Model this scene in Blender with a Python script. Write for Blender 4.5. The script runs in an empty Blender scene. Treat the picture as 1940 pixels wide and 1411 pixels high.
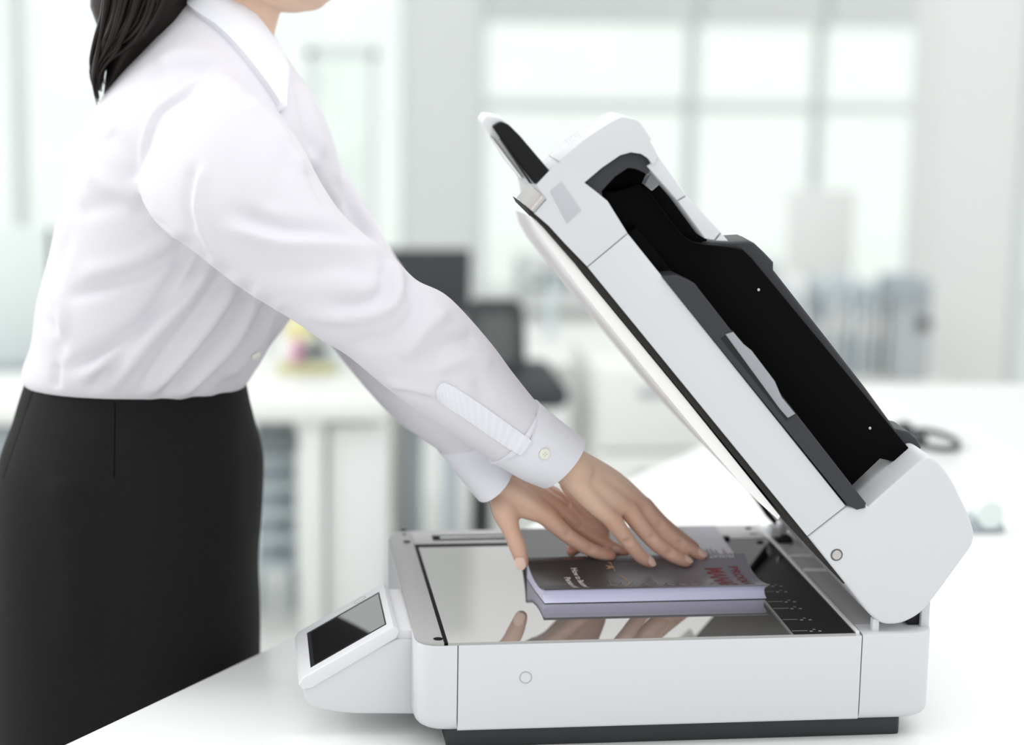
import bpy, bmesh, math, random
import numpy as np
from mathutils import Vector, Matrix
from mathutils.bvhtree import BVHTree
random.seed(7); rng = np.random.default_rng(7)
S = bpy.context.scene; COL = S.collection
# ------------------------------------------------------------------ camera
Z0 = 0.80                                   # table top height above the floor
FPX = 3990.2; CAM = np.array([-0.18768, -1.7456, 0.68195 + Z0]); ROT = (1.37905, -0.01745, -0.12804)
def _R(rx, ry, rz):
    c, s = math.cos, math.sin
    X = np.array([[1,0,0],[0,c(rx),-s(rx)],[0,s(rx),c(rx)]]); Y = np.array([[c(ry),0,s(ry)],[0,1,0],[-s(ry),0,c(ry)]])
    Z = np.array([[c(rz),-s(rz),0],[s(rz),c(rz),0],[0,0,1]]); return Z @ Y @ X
RM = _R(*ROT)
cd = bpy.data.cameras.new('camera'); cam = bpy.data.objects.new('camera', cd); COL.objects.link(cam)
cam.location = CAM; cam.rotation_euler = ROT
cd.sensor_width = 36; cd.lens = FPX / 1940 * 36; cd.clip_start = .05; cd.clip_end = 200
cd.dof.use_dof = True; cd.dof.focus_distance = 1.89; cd.dof.aperture_fstop = 2.7
S.camera = cam
# ------------------------------------------------------------------ world, lamps, exposure
w = bpy.data.worlds.new('overcast'); S.world = w; w.use_nodes = True
bg = w.node_tree.nodes['Background']; bg.inputs[0].default_value = (.975, 1, .995, 1); bg.inputs[1].default_value = 1.15
def area(name, loc, target, size, power, col=(1,1,1)):
    l = bpy.data.lights.new(name, 'AREA'); l.shape = 'RECTANGLE'; l.size, l.size_y = size; l.energy = power; l.color = col
    o = bpy.data.objects.new(name, l); COL.objects.link(o); o.location = loc
    o.rotation_euler = (Vector(target) - Vector(loc)).to_track_quat('-Z', 'Y').to_euler(); return o
area('window_daylight_lamp', (-2.6, 1.6, 2.6), (0, .3, 1.0), (2.2, 1.6), 62)  # soft key added for directional shading from the window side; no window here
area('ceiling_panel_lamp', (.6, -.2, 2.9), (.2, .2, .9), (1.6, 1.6), 14)  # soft overhead lamp added out of view
vs = S.view_settings; vs.view_transform = 'Standard'; vs.look = 'None'; vs.gamma = 1; vs.use_curve_mapping = False; vs.exposure = 0.0

# ------------------------------------------------------------------ helpers
def ray(px, py): return RM @ np.array([(px-970)/FPX, -(py-705.5)/FPX, -1.0])
def P(px, py, Y):
    d = ray(px, py); return Vector(CAM + (Y - CAM[1]) / d[1] * d)
def PZ(px, py, z):
    d = ray(px, py); return Vector(CAM + (z - CAM[2]) / d[2] * d)
def toPx(V):
    v = (np.asarray(V) - CAM) @ RM
    return np.stack([970 + FPX * v[:, 0] / -v[:, 2], 705.5 - FPX * v[:, 1] / -v[:, 2]], 1)
def mat(name, col, rough=.5, metal=0, spec=.5, noise=0, nscale=40, coat=0, sss=0, trans=0, emit=0, bump=0, bscale=200, ior=None):
    m = bpy.data.materials.new(name); m.use_nodes = True; nt = m.node_tree; b = nt.nodes['Principled BSDF']
    c = (*col, 1); b.inputs['Base Color'].default_value = c
    b.inputs['Roughness'].default_value = rough; b.inputs['Metallic'].default_value = metal
    b.inputs['Specular IOR Level'].default_value = spec; b.inputs['Coat Weight'].default_value = coat
    if ior: b.inputs['IOR'].default_value = ior
    if trans: b.inputs['Transmission Weight'].default_value = trans
    if sss:
        b.inputs['Subsurface Weight'].default_value = sss; b.inputs['Subsurface Radius'].default_value = (1, .35, .2); b.inputs['Subsurface Scale'].default_value = .006
    if emit: b.inputs['Emission Color'].default_value = c; b.inputs['Emission Strength'].default_value = emit
    tc = nt.nodes.new('ShaderNodeTexCoord')
    if noise:
        n = nt.nodes.new('ShaderNodeTexNoise'); n.inputs['Scale'].default_value = nscale; n.inputs['Detail'].default_value = 4
        r = nt.nodes.new('ShaderNodeMix'); r.data_type = 'RGBA'
        r.inputs[6].default_value = tuple(x*(1-noise) for x in col) + (1,); r.inputs[7].default_value = tuple(min(1, x*(1+noise)) for x in col) + (1,)
        nt.links.new(tc.outputs['Object'], n.inputs['Vector']); nt.links.new(n.outputs[0], r.inputs[0]); nt.links.new(r.outputs[2], b.inputs['Base Color'])
    if bump:
        n = nt.nodes.new('ShaderNodeTexNoise'); n.inputs['Scale'].default_value = bscale; n.inputs['Detail'].default_value = 3
        bp = nt.nodes.new('ShaderNodeBump'); bp.inputs['Strength'].default_value = bump; bp.inputs['Distance'].default_value = .001
        nt.links.new(tc.outputs['Object'], n.inputs['Vector']); nt.links.new(n.outputs[0], bp.inputs['Height']); nt.links.new(bp.outputs[0], b.inputs['Normal'])
    return m
M = dict(
 wall=mat('wall_paint', (.79,.80,.79), .8, noise=.02, nscale=3), column=mat('column_paint', (.74,.76,.755), .8, noise=.02, nscale=3),
 floor=mat('pale_floor', (.70,.71,.69), .35, noise=.03, nscale=2), ground=mat('terrace', (.95,.96,.94), .9, noise=.05, nscale=2),
 frame=mat('window_frame', (.74,.77,.77), .5), desk=mat('white_laminate', (.76,.77,.74), .4, noise=.01), table=mat('table_laminate', (.84,.85,.835), .28, noise=.01, nscale=8),
 dark=mat('dark_plastic', (.035,.038,.042), .5, bump=.1), meshgrey=mat('chair_mesh', (.13,.14,.14), .8), machine=mat('machine_grey', (.46,.48,.50), .5), charcoal=mat('charcoal_fabric', (.045,.05,.055), .85, noise=.1), bluegrey=mat('bluegrey_metal', (.36,.40,.43), .5),
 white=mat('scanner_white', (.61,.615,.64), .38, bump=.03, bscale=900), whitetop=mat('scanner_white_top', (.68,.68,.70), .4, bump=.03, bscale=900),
 seam=mat('seam_grey', (.12,.12,.13), .6), bezel=mat('bezel_grey', (.36,.35,.35), .42, bump=.05, bscale=1200),
 black=mat('black_plastic', (.010,.010,.012), .45, spec=.3, bump=.05, bscale=900), bezelback=mat('bezel_back', (.47,.465,.46), .42, bump=.05, bscale=1200), gblack=mat('gloss_black', (.010,.010,.011), .35, spec=.12), tray=mat('tray_grey', (.030,.031,.037), .45, spec=.35, bump=.06, bscale=900),
 traydark=mat('tray_black', (.0018,.0018,.002), .6, spec=.06, bump=.05, bscale=900), tab=mat('tab_grey', (.30,.31,.34), .3), rubber=mat('seal_foam', (.02,.018,.016), .95, noise=.5, nscale=900),
 pad=mat('pad_white', (.84,.82,.81), .6), chrome=mat('chrome', (.75,.75,.76), .18, metal=1), steel=mat('steel', (.5,.48,.47), .35, metal=.9, noise=.1, nscale=60),
 clear=mat('clear_plastic', (.75,.78,.82), .08, trans=.7), foot=mat('foot_black', (.018,.020,.024), .5),
 page=mat('page_white', (.74,.73,.90), .7), shirt=None, skirt=mat('skirt_black', (.0095,.009,.010), .8, noise=.15, nscale=120, spec=.15, bump=.15, bscale=900),
 button=mat('button_pearl', (.78,.76,.68), .25, coat=.4), hairm=None, eye=mat('eye_white', (.8,.8,.78), .2), iris=mat('eye_dark', (.03,.02,.015), .2), lip=mat('lip', (.5,.2,.18), .4),
 nail=mat('nail', (.86,.60,.50), .25, coat=.3), red=mat('print_red', (.26,.06,.07), .6), wtext=mat('print_white', (.75,.74,.76), .6), gold=mat('print_tan', (.55,.38,.22), .6), ptext=mat('print_dark', (.08,.06,.07), .6), rtext=mat('print_dull_red', (.30,.09,.09), .6), wline=mat('print_lilac', (.42,.38,.42), .6),
 mark=mat('mark_white', (.55,.56,.57), .6), shoe=mat('shoe_black', (.015,.015,.016), .3), green=mat('plant_green', (.20,.30,.14), .7), yellow=mat('yellow_card', (.80,.74,.40), .7), pink=mat('pink_card', (.62,.30,.45), .7), folder=mat('folder_blue', (.58,.64,.68), .6), paper=mat('paper_white', (.86,.86,.85), .7), frost=mat('frosted_panel', (.70,.76,.75), .6), sticker=mat('sticker_grey', (.45,.44,.45), .6), olive=mat('olive_tray', (.55,.54,.30), .6))
def glossglass(name, base, f0, rough=.02):
    m = bpy.data.materials.new(name); m.use_nodes = True; nt = m.node_tree; nt.nodes.clear()
    out = nt.nodes.new('ShaderNodeOutputMaterial'); mx = nt.nodes.new('ShaderNodeMixShader'); g = nt.nodes.new('ShaderNodeBsdfGlossy'); d = nt.nodes.new('ShaderNodeBsdfDiffuse'); fr = nt.nodes.new('ShaderNodeFresnel')
    g.inputs['Roughness'].default_value = rough; g.inputs['Color'].default_value = (.96,.94,.93,1); d.inputs[0].default_value = (*base, 1); fr.inputs[0].default_value = f0
    nt.links.new(fr.outputs[0], mx.inputs[0]); nt.links.new(d.outputs[0], mx.inputs[1]); nt.links.new(g.outputs[0], mx.inputs[2]); nt.links.new(mx.outputs[0], out.inputs[0]); return m
M['platen'] = glossglass('platen_glass', (.16,.155,.15), 7.0, .012)
M['ruler'] = glossglass('ruler_black', (.005,.005,.006), 1.16, .03)
M['screen'] = glossglass('screen_glass', (.012,.012,.013), 3.2, .02)
def panemat():
    m = bpy.data.materials.new('window_pane'); m.use_nodes = True; nt = m.node_tree; nt.nodes.clear()
    out = nt.nodes.new('ShaderNodeOutputMaterial'); mx = nt.nodes.new('ShaderNodeMixShader'); g = nt.nodes.new('ShaderNodeBsdfGlossy'); t = nt.nodes.new('ShaderNodeBsdfTransparent'); fr = nt.nodes.new('ShaderNodeFresnel')
    g.inputs['Roughness'].default_value = .01; fr.inputs[0].default_value = 1.45; t.inputs[0].default_value = (.97,.99,.98,1)
    nt.links.new(fr.outputs[0], mx.inputs[0]); nt.links.new(t.outputs[0], mx.inputs[1]); nt.links.new(g.outputs[0], mx.inputs[2]); nt.links.new(mx.outputs[0], out.inputs[0]); return m
M['pane'] = panemat()
def clothmat():
    m = mat('shirt_cotton', (.672,.65,.692), .8, spec=.2, bump=.12, bscale=1400); nt = m.node_tree; b = nt.nodes['Principled BSDF']
    b.inputs['Sheen Weight'].default_value = .1; b.inputs['Sheen Roughness'].default_value = .5
    return m
M['shirt'] = clothmat(); M['cuff'] = mat('cuff_cotton', (.75,.75,.80), .8, spec=.2, bump=.12, bscale=1400)
def skinmat():
    m = mat('skin', (.80,.575,.45), .45, sss=.15, spec=.35, bump=.15, bscale=500); nt = m.node_tree; b = nt.nodes['Principled BSDF']
    a = nt.nodes.new('ShaderNodeAttribute'); a.attribute_name = 'blush'
    r = nt.nodes.new('ShaderNodeMix'); r.data_type = 'RGBA'; r.inputs[6].default_value = (.70,.485,.37,1); r.inputs[7].default_value = (.63,.29,.22,1)
    nt.links.new(a.outputs['Fac'], r.inputs[0]); nt.links.new(r.outputs[2], b.inputs['Base Color']); return m
M['skin'] = skinmat()
def hairmat():
    m = mat('hair_dark', (.014,.009,.008), .42, spec=.25); return m
M['hairm'] = hairmat()
def covermat():
    m = mat('book_cover', (.1,.1,.1), .42, coat=.08); nt = m.node_tree; b = nt.nodes['Principled BSDF']
    tc = nt.nodes.new('ShaderNodeTexCoord'); sx = nt.nodes.new('ShaderNodeSeparateXYZ'); cr = nt.nodes.new('ShaderNodeValToRGB'); mr = nt.nodes.new('ShaderNodeMapRange')
    mr.inputs['From Min'].default_value = .075; mr.inputs['From Max'].default_value = .31
    e = cr.color_ramp.elements; e[0].position = 0; e[0].color = (.040,.034,.036,1); e[1].position = 1; e[1].color = (.30,.285,.34,1)
    for p, c in ((.35,(.05,.044,.048,1)), (.55,(.11,.10,.112,1)), (.75,(.22,.205,.235,1))):
        k = e.new(p); k.color = c
    nt.links.new(tc.outputs['Object'], sx.inputs[0]); nt.links.new(sx.outputs[0], mr.inputs[0]); nt.links.new(mr.outputs[0], cr.inputs[0]); nt.links.new(cr.outputs[0], b.inputs['Base Color']); return m
M['cover'] = covermat()

BASE = {}
def setp(o, parent):
    if parent is not None:
        o.parent = parent; o.matrix_parent_inverse = Matrix.Translation(-BASE[parent.name]) if parent.name in BASE else Matrix.Identity(4)
def meshobj(name, me, m, parent=None, smooth=35):
    o = bpy.data.objects.new(name, me); COL.objects.link(o)
    if m: me.materials.append(m)
    me.polygons.foreach_set('use_smooth', [True]*len(me.polygons))
    if smooth < 180: me.set_sharp_from_angle(angle=math.radians(smooth))
    setp(o, parent); return o
def bmobj(name, bm, m, parent=None, smooth=35):
    bmesh.ops.recalc_face_normals(bm, faces=bm.faces[:])
    me = bpy.data.meshes.new(name); bm.to_mesh(me); bm.free(); return meshobj(name, me, m, parent, smooth)
def thing(name, label, cat, base, group=None):
    o = bpy.data.objects.new(name, None); COL.objects.link(o); o.location = base; BASE[o.name] = Vector(base); o.empty_display_size = .05
    tag(o, label, cat, group); return o
def tag(o, label=None, cat=None, group=None, kind=None):
    if label: o['label'] = label
    if cat: o['category'] = cat
    if group: o['group'] = group
    if kind: o['kind'] = kind
    return o
def add_ext(bm, poly, vec, bev=0, seg=2, which='all'):
    vs_ = [bm.verts.new(p) for p in poly]; f = bm.faces.new(vs_)
    r = bmesh.ops.extrude_face_region(bm, geom=[f]); nv = [g for g in r['geom'] if isinstance(g, bmesh.types.BMVert)]; nf = [g for g in r['geom'] if isinstance(g, bmesh.types.BMFace)]
    bmesh.ops.translate(bm, verts=nv, vec=vec)
    if bev:
        es = set()
        if which in ('all', 'near', 'caps'): es |= set(f.edges)
        if which in ('all', 'far', 'caps'):
            for q in nf: es |= set(q.edges)
        if which in ('all', 'sides'):
            for v in vs_:
                for e in v.link_edges:
                    o_ = e.other_vert(v)
                    if o_ in nv and len(e.link_faces) == 2 and e.link_faces[0].normal.angle(e.link_faces[1].normal, 0) > .35: es.add(e)
        bmesh.ops.recalc_face_normals(bm, faces=bm.faces[:])
        bmesh.ops.bevel(bm, geom=list(es), offset=bev, segments=seg, profile=.5, affect='EDGES', clamp_overlap=True)
def ext(name, poly, vec, m, parent=None, bev=0, seg=2, which='all', smooth=35):
    bm = bmesh.new(); add_ext(bm, poly, Vector(vec), bev, seg, which); return bmobj(name, bm, m, parent, smooth)
def pris(name, pxs, Y0, Y1, m, parent=None, bev=.0006, seg=2, which='caps', smooth=35):
    return ext(name, [P(x, y, Y0) for x, y in pxs], (0, Y1-Y0, 0), m, parent, bev, seg, which, smooth)
def zpris(name, xy, z0, z1, m, parent=None, bev=.0006, seg=2, which='caps', smooth=35):
    return ext(name, [(x, y, z0) for x, y in xy], (0, 0, z1-z0), m, parent, bev, seg, which, smooth)
def boxpts(bm, c, s):
    bmesh.ops.create_cube(bm, size=1, matrix=Matrix.Translation(Vector(c)) @ Matrix.Diagonal((*s, 1)))
def box(name, c, s, m, parent=None, bev=.004, seg=2):
    bm = bmesh.new(); boxpts(bm, c, s)
    if bev: bmesh.ops.bevel(bm, geom=bm.edges[:], offset=min(bev, min(s)*.45), segments=seg, profile=.5, affect='EDGES')
    return bmobj(name, bm, m, parent)
def pxbox(name, x0, y0, x1, y1, Y, d, m, parent=None, bev=.004):
    a = P(x0, y1, Y); b = P(x1, y0, Y); return box(name, ((a.x+b.x)/2, Y+d/2, (a.z+b.z)/2), (abs(b.x-a.x), d, abs(b.z-a.z)), m, parent, bev)
def rnd(poly, r, n=6):
    out = []; N = len(poly); rs = r if isinstance(r, (list, tuple)) else [r]*N
    for i in range(N):
        p = Vector(poly[i]); a = Vector(poly[i-1]); b = Vector(poly[(i+1) % N]); rr = rs[i]
        if rr <= 0: out.append(tuple(p)); continue
        da = (a-p); db = (b-p); t = min(rr, da.length*.49, db.length*.49); A = p + da.normalized()*t; B = p + db.normalized()*t
        for k in range(n+1):
            s = k/n; out.append(tuple(A*(1-s)**2 + p*2*s*(1-s) + B*s*s))
    return out
def catmull(rows, k):
    R_ = np.array(rows, float); n = len(R_); out = []
    for i in range(n-1):
        p0 = R_[max(i-1, 0)]; p1 = R_[i]; p2 = R_[i+1]; p3 = R_[min(i+2, n-1)]
        for j in range(k):
            t = j/k; out.append(.5*((2*p1) + (-p0+p2)*t + (2*p0-5*p1+4*p2-p3)*t*t + (-p0+3*p1-3*p2+p3)*t**3))
    out.append(R_[-1]); return np.array(out)
def add_loft(bm, rings, cap=True, close=True):
    vr = [[bm.verts.new(p) for p in r] for r in rings]; n = len(vr[0])
    for a, b in zip(vr[:-1], vr[1:]):
        for i in range(n if close else n-1):
            j = (i+1) % n; bm.faces.new((a[i], a[j], b[j], b[i]))
    if cap: bm.faces.new(vr[0][::-1]); bm.faces.new(vr[-1])
    return vr
def pxring(row, n=48, ex=2.0):
    ax, ay, bx, by, Yc, dY = row[:6]; k = row[6] if len(row) > 6 else 0
    A = P(ax, ay, Yc); B = P(bx, by, Yc); mid = (A+B)/2; h = (B-A)/2; e = Vector((0, dY, -k*dY)); pts = []
    for i in range(n):
        t = 2*math.pi*i/n; c, s = math.cos(t), math.sin(t)
        pts.append(mid + h*math.copysign(abs(c)**(2/ex), c) + e*math.copysign(abs(s)**(2/ex), s))
    return pts
def add_tube(bm, pts, rad, n=16, k=6, capn=4, flat=1.0, ref=Vector((0,1,0))):
    rows = [(*p, r) for p, r in zip(pts, rad)]; C_ = catmull(rows, k); c = [Vector(q[:3]) for q in C_]; r = [q[3] for q in C_]
    rings = []
    def ring(cen, tan, rr):
        a = ref - tan*ref.dot(tan)
        if a.length < 1e-4: a = Vector((1,0,0)) - tan*tan.x
        a.normalize(); b = tan.cross(a); return [cen + (a*math.cos(2*math.pi*i/n) + b*math.sin(2*math.pi*i/n)*flat)*rr for i in range(n)]
    t0 = (c[1]-c[0]).normalized(); t1 = (c[-1]-c[-2]).normalized()
    for j in range(capn, 0, -1):
        a = j/(capn+.3)*math.pi/2; rings.append(ring(c[0]-t0*r[0]*math.sin(a), t0, max(r[0]*math.cos(a), 1e-5)))
    for i in range(len(c)):
        t = (c[min(i+1, len(c)-1)]-c[max(i-1, 0)]).normalized(); rings.append(ring(c[i], t, r[i]))
    for j in range(1, capn+1):
        a = j/(capn+.3)*math.pi/2; rings.append(ring(c[-1]+t1*r[-1]*math.sin(a), t1, max(r[-1]*math.cos(a), 1e-5)))
    add_loft(bm, rings)
def tube(name, pts, rad, m, parent=None, **kw):
    bm = bmesh.new(); add_tube(bm, [Vector(p) for p in pts], rad if isinstance(rad, (list, tuple)) else [rad]*len(pts), **kw); return bmobj(name, bm, m, parent, 180)
def add_ball(bm, c, r, seg=24):
    r = r if isinstance(r, tuple) else (r,)*3
    bmesh.ops.create_uvsphere(bm, u_segments=seg, v_segments=seg//2, radius=1, matrix=Matrix.Translation(Vector(c)) @ Matrix.Diagonal((*r, 1)))
def ball(name, c, r, m, parent=None, seg=24):
    bm = bmesh.new(); add_ball(bm, c, r, seg); return bmobj(name, bm, m, parent, 180)
def disc(name, c, nrm, r, h, m, parent=None, n=24, bev=.0003):
    nrm = Vector(nrm).normalized(); a = nrm.orthogonal().normalized(); b = nrm.cross(a); c = Vector(c)
    return ext(name, [c + (a*math.cos(2*math.pi*i/n)+b*math.sin(2*math.pi*i/n))*r for i in range(n)], nrm*h, m, parent, bev, 1, 'far')
def apply_mods(o):
    dg = bpy.context.evaluated_depsgraph_get(); me = bpy.data.meshes.new_from_object(o.evaluated_get(dg)); o.modifiers.clear(); old = o.data; o.data = me; bpy.data.meshes.remove(old)
def remesh(o, vox, sm=4, fac=.5):
    md = o.modifiers.new('r', 'REMESH'); md.mode = 'VOXEL'; md.voxel_size = vox
    if sm: s2 = o.modifiers.new('s', 'SMOOTH'); s2.iterations = sm; s2.factor = fac
    m = o.data.materials[0] if o.data.materials else None; apply_mods(o)
    if m and not o.data.materials: o.data.materials.append(m)
    o.data.polygons.foreach_set('use_smooth', [True]*len(o.data.polygons))
def coords(me):
    a = np.empty(len(me.vertices)*3); me.vertices.foreach_get('co', a); return a.reshape(-1, 3)
def normals(me):
    a = np.empty(len(me.vertices)*3); me.vertex_normals.foreach_get('vector', a); return a.reshape(-1, 3)
def setco(me, a): me.vertices.foreach_set('co', a.reshape(-1)); me.update()
def bvh(*os):
    V = []; F = []
    for o in os:
        off = len(V); V += [v.co.copy() for v in o.data.vertices]; F += [[i+off for i in p.vertices] for p in o.data.polygons]
    return BVHTree.FromPolygons(V, F)
def hit(t, px, py):
    d = Vector(ray(px, py)).normalized(); loc, nrm, i, dist = t.ray_cast(Vector(CAM), d)
    return (loc, nrm if nrm.dot(d) < 0 else -nrm) if loc else (None, None)
def decal(name, t, a, b, m, parent, nu=14, lift=.0012, thick=.0015, bulge=0, pleat=0):
    """cloth patch lying on a surface: a and b are two outline polylines seen in the photo, joined by rows"""
    A = catmull([(*q,) for q in a], nu); B = catmull([(*q,) for q in b], nu)
    n = min(len(A), len(B)); A = A[np.linspace(0, len(A)-1, n).round().astype(int)]; B = B[np.linspace(0, len(B)-1, n).round().astype(int)]
    K = 9; rows = []; last = None
    for i in range(n):
        r = []
        for j in range(K):
            s = j/(K-1); q = A[i]*(1-s)+B[i]*s; loc, nr = hit(t, q[0], q[1])
            if loc is None: loc, nr = (last if last else (P(q[0], q[1], .36), Vector((0,-1,0))))
            else: last = (loc, nr)
            r.append((loc, nr))
        rows.append(r)
    L = np.array([[list(p[0]) for p in r] for r in rows]); N = np.array([[list(p[1]) for p in r] for r in rows])
    for _ in range(3):
        L2 = L.copy(); L2[1:-1] = (L[:-2]+2*L[1:-1]+L[2:])/4; L2[:, 1:-1] = (L2[:, :-2]+2*L2[:, 1:-1]+L2[:, 2:])/4; L = L2
        N[1:-1] = (N[:-2]+N[1:-1]+N[2:])/3
    bm = bmesh.new(); top = []; bot = []
    for i in range(n):
        ts = []; bs = []
        for j in range(K):
            v = Vector(L[i, j]); nn = Vector(N[i, j]).normalized(); h = lift + bulge*math.sin(math.pi*j/(K-1)) + (pleat*math.sin(i*2.1) if pleat else 0)
            ts.append(bm.verts.new(v+nn*(h+thick))); bs.append(bm.verts.new(v+nn*(h-.006)))
        top.append(ts); bot.append(bs)
    for i in range(n-1):
        for j in range(K-1):
            bm.faces.new((top[i][j], top[i][j+1], top[i+1][j+1], top[i+1][j])); bm.faces.new((bot[i][j], bot[i+1][j], bot[i+1][j+1], bot[i][j+1]))
    for i in range(n-1):
        for j in (0, K-1): bm.faces.new((top[i][j], top[i+1][j], bot[i+1][j], bot[i][j]))
    for j in range(K-1):
        for i in (0, n-1): bm.faces.new((top[i][j], top[i][j+1], bot[i][j+1], bot[i][j]))
    return bmobj(name, bm, m, parent, 50)
def line_on(name, t, pts, r, m, parent, k=8, lift=0):
    C_ = catmull(pts, k); out = []
    for q in C_:
        loc, nr = hit(t, q[0], q[1])
        if loc is not None: out.append(loc + nr*lift)
    return tube(name, out, r, m, parent, n=6, k=1, capn=1) if len(out) > 2 else None
def copy_tree(o, delta):
    c = o.copy(); COL.objects.link(c); c.location = Vector(o.location)+Vector(delta)
    for ch in o.children:
        d = ch.copy(); COL.objects.link(d); d.parent = c
    return c

# ------------------------------------------------------------------ setting
def struct(o): return tag(o, kind='structure')
struct(zpris('floor', [(-6,-3.5),(7,-3.5),(7,7.9),(-6,7.9)], -.1, 0, M['floor'], bev=0))
struct(zpris('trim_1', [(-40,8.2),(60,8.2),(60,90),(-40,90)], -.3, -.2, M['ground'], bev=0))          # terrace outside
YW = 7.9
def wallbar(n, x0, y0, x1, y1, Y=YW, d=.12, m='frame'): return struct(pxbox(n, x0, y0, x1, y1, Y, d, M[m], bev=.006))
zf = 0.0
def wz(px, Y): return P(px, 300, Y).x
# window wall: posts and rails down to the floor, a pane in every opening
posts = [(-420,26),(-200,26),(36,22),(250,26),(905,30),(1312,16),(1552,14),(1776,26),(2010,26),(2250,26)]
xs = []
for i, (px, wd) in enumerate(posts):
    x = wz(px, YW); hw = wd/FPX*9.8/2
    xs.append((x-hw, x+hw)); struct(box(f'window_{i+1}', (x, YW+.06, 1.45), (2*hw, .12, 2.9), M['frame'], bev=.006))
rails = {4:(205, 196), 5:(196,), 6:(190,), 7:(190,)}
zr = P(1300, 203, YW).z
for i in range(len(posts)-1):
    a, b = xs[i][1], xs[i+1][0]
    if i >= 4: struct(box('trim_2', ((a+b)/2, YW+.06, zr), (b-a, .09, .05), M['frame'], bev=.006))
    zt = P(1300, 48, YW).z
    if i >= 4: struct(box('trim_3', ((a+b)/2, YW+.05, zt+.55), (b-a, .16, 1.1), M['column'], bev=.006))
    struct(box(f'window_{i+20}', ((a+b)/2, YW+.06, 1.45), (b-a, .008, 2.9), M['pane'], bev=0))
def column(n, x0, x1, Y, d, m='column'):
    a = wz(x0, Y); b = wz(x1, Y); return struct(box(n, ((a+b)/2, Y+d/2, 1.5), (b-a, d, 3.0), M[m], bev=.01))
column('wall_back', 776, 906, 6.4, .5); column('wall_right', 1782, 1934, 5.0, .35, 'wall'); column('trim_4', 1936, 1960, 5.1, .1, 'frame')
# inner glazed frame left of the pillar
FY = 5.2
for k, (x0, x1) in enumerate([(580, 600), (700, 716)]):
    a, b = wz(x0, FY), wz(x1, FY); struct(box(f'door_{k+1}', ((a+b)/2, FY+.03, P(600, 92, FY).z/2), (b-a, .06, P(600, 92, FY).z), M['frame'], bev=.005))
a, b = wz(580, FY), wz(716, FY); zt = P(640, 98, FY).z
struct(box('door_3', ((a+b)/2, FY+.03, zt), (b-a, .06, .045), M['frame'], bev=.005)); struct(box('door_4', ((a+b)/2, FY+.03, zt/2), (b-a-.03, .008, zt), M['pane'], bev=0))
# ------------------------------------------------------------------ tables, desks and things behind
tb = thing('table', 'large white worktable under the scanner, its bare edge running diagonally past the skirt', 'table', (1.0, .4, 0))
top = [(-.343-.727*.65, .047-.65), (.80, 1.62), (2.5, 1.56), (2.5, -.603)]
zpris('tabletop', top, Z0-.028, Z0, M['table'], tb, .002)
for x, y in ((-.55,-.45), (.8,1.45), (2.4,1.45), (2.4,-.5)): box('leg', (x+.03, y, (Z0-.028)/2), (.05, .05, Z0-.028), M['desk'], tb)
DZ = P(600, 765, 2.75).z
def desk(label, x0, x1, Yf, Yb, z, legs, panel=None, group=None):
    t = thing('office_desk', label, 'desk', ((x0+x1)/2, (Yf+Yb)/2, 0), group)
    zpris('desktop', [(x0,Yf),(x1,Yf),(x1,Yb),(x0,Yb)], z-.04, z, M['desk'], t, .004)
    for x, y in legs: box('leg', (x, y, (z-.04)/2), (.052, .052, z-.04), M['desk'], t)
    if panel: box('end_panel', panel[0], panel[1], M['wall'], t)
    return t
xl0 = P(330, 765, 2.75).x; xl1 = P(735, 765, 2.75).x
desk('white desk with square legs seen between the skirt and the scanner', xl0, xl1, 2.75, 3.35, DZ, [(P(590,800,2.8).x, 2.8), (xl0+.05, 3.3), (xl1-.04, 3.3)], ((P(680,800,2.82).x, 3.05, (DZ-.06)/2), (P(745,800,2.8).x-P(632,800,2.8).x, .5, DZ-.06)))
D2 = P(1100, 690, 3.3).z
xm0 = P(735, 700, 3.3).x; xm1 = P(1330, 700, 3.3).x
desk('white desk behind the sleeve carrying the dark monitor', xm0, xm1, 3.3, 3.9, D2, [(xm0+.04,3.35),(xm1-.04,3.35),(xm0+.04,3.85),(xm1-.04,3.85)])
xn = P(-60, 765, 2.6).x; D3 = P(20, 770, 2.6).z
desk('white desk cut off at the left edge behind the skirt', xn-.25, P(180,765,2.6).x, 2.6, 2.98, D3, [(P(175,765,2.65).x-.02, 2.65),(xn-.2,2.65)])
pd = box('under_desk_cabinet', (P(0,800,2.75).x-.12, 2.78, (D3-.05)/2), (.36, .26, D3-.06), M['bluegrey']); tag(pd, 'blue-grey cabinet under the desk at the far left edge', 'cabinet')  # plain box added to fill in the dark area below the desktop
# monitor
MY = 3.75; t = thing('monitor', 'dark computer monitor on the desk behind the sleeve', 'monitor', (P(790,600,MY).x, MY, D2))
pxbox('bezel', 700, 474, 893, 604, MY, .04, M['dark'], t); pxbox('screen', 706, 480, 887, 596, MY-.004, .006, M['charcoal'], t, bev=.001)
a, b = P(780,600,MY).x, P(812,600,MY).x; zz = P(796,596,MY).z; box('stand', ((a+b)/2, MY+.035, (zz+D2)/2+.006), (b-a, .03, zz-D2-.012), M['dark'], t); box('foot', (P(796,640,MY).x, MY-.02, D2+.0085), (.16, .14, .016), M['dark'], t)
t = thing('bottle', 'slim grey bottle standing on the desk right of the chair back', 'bottle', (P(1042,640,3.7).x, 3.7, D2))
qb = P(1042,640,3.7).x; zt_ = P(1042,525,3.7).z; tube('body', [(qb,3.7,D2+.012),(qb,3.7,D2+(zt_-D2)*.7)], .013, M['folder'], t, n=16); tube('neck', [(qb,3.7,D2+(zt_-D2)*.7),(qb,3.7,zt_)], [.008,.006], M['folder'], t, n=12)
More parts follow.
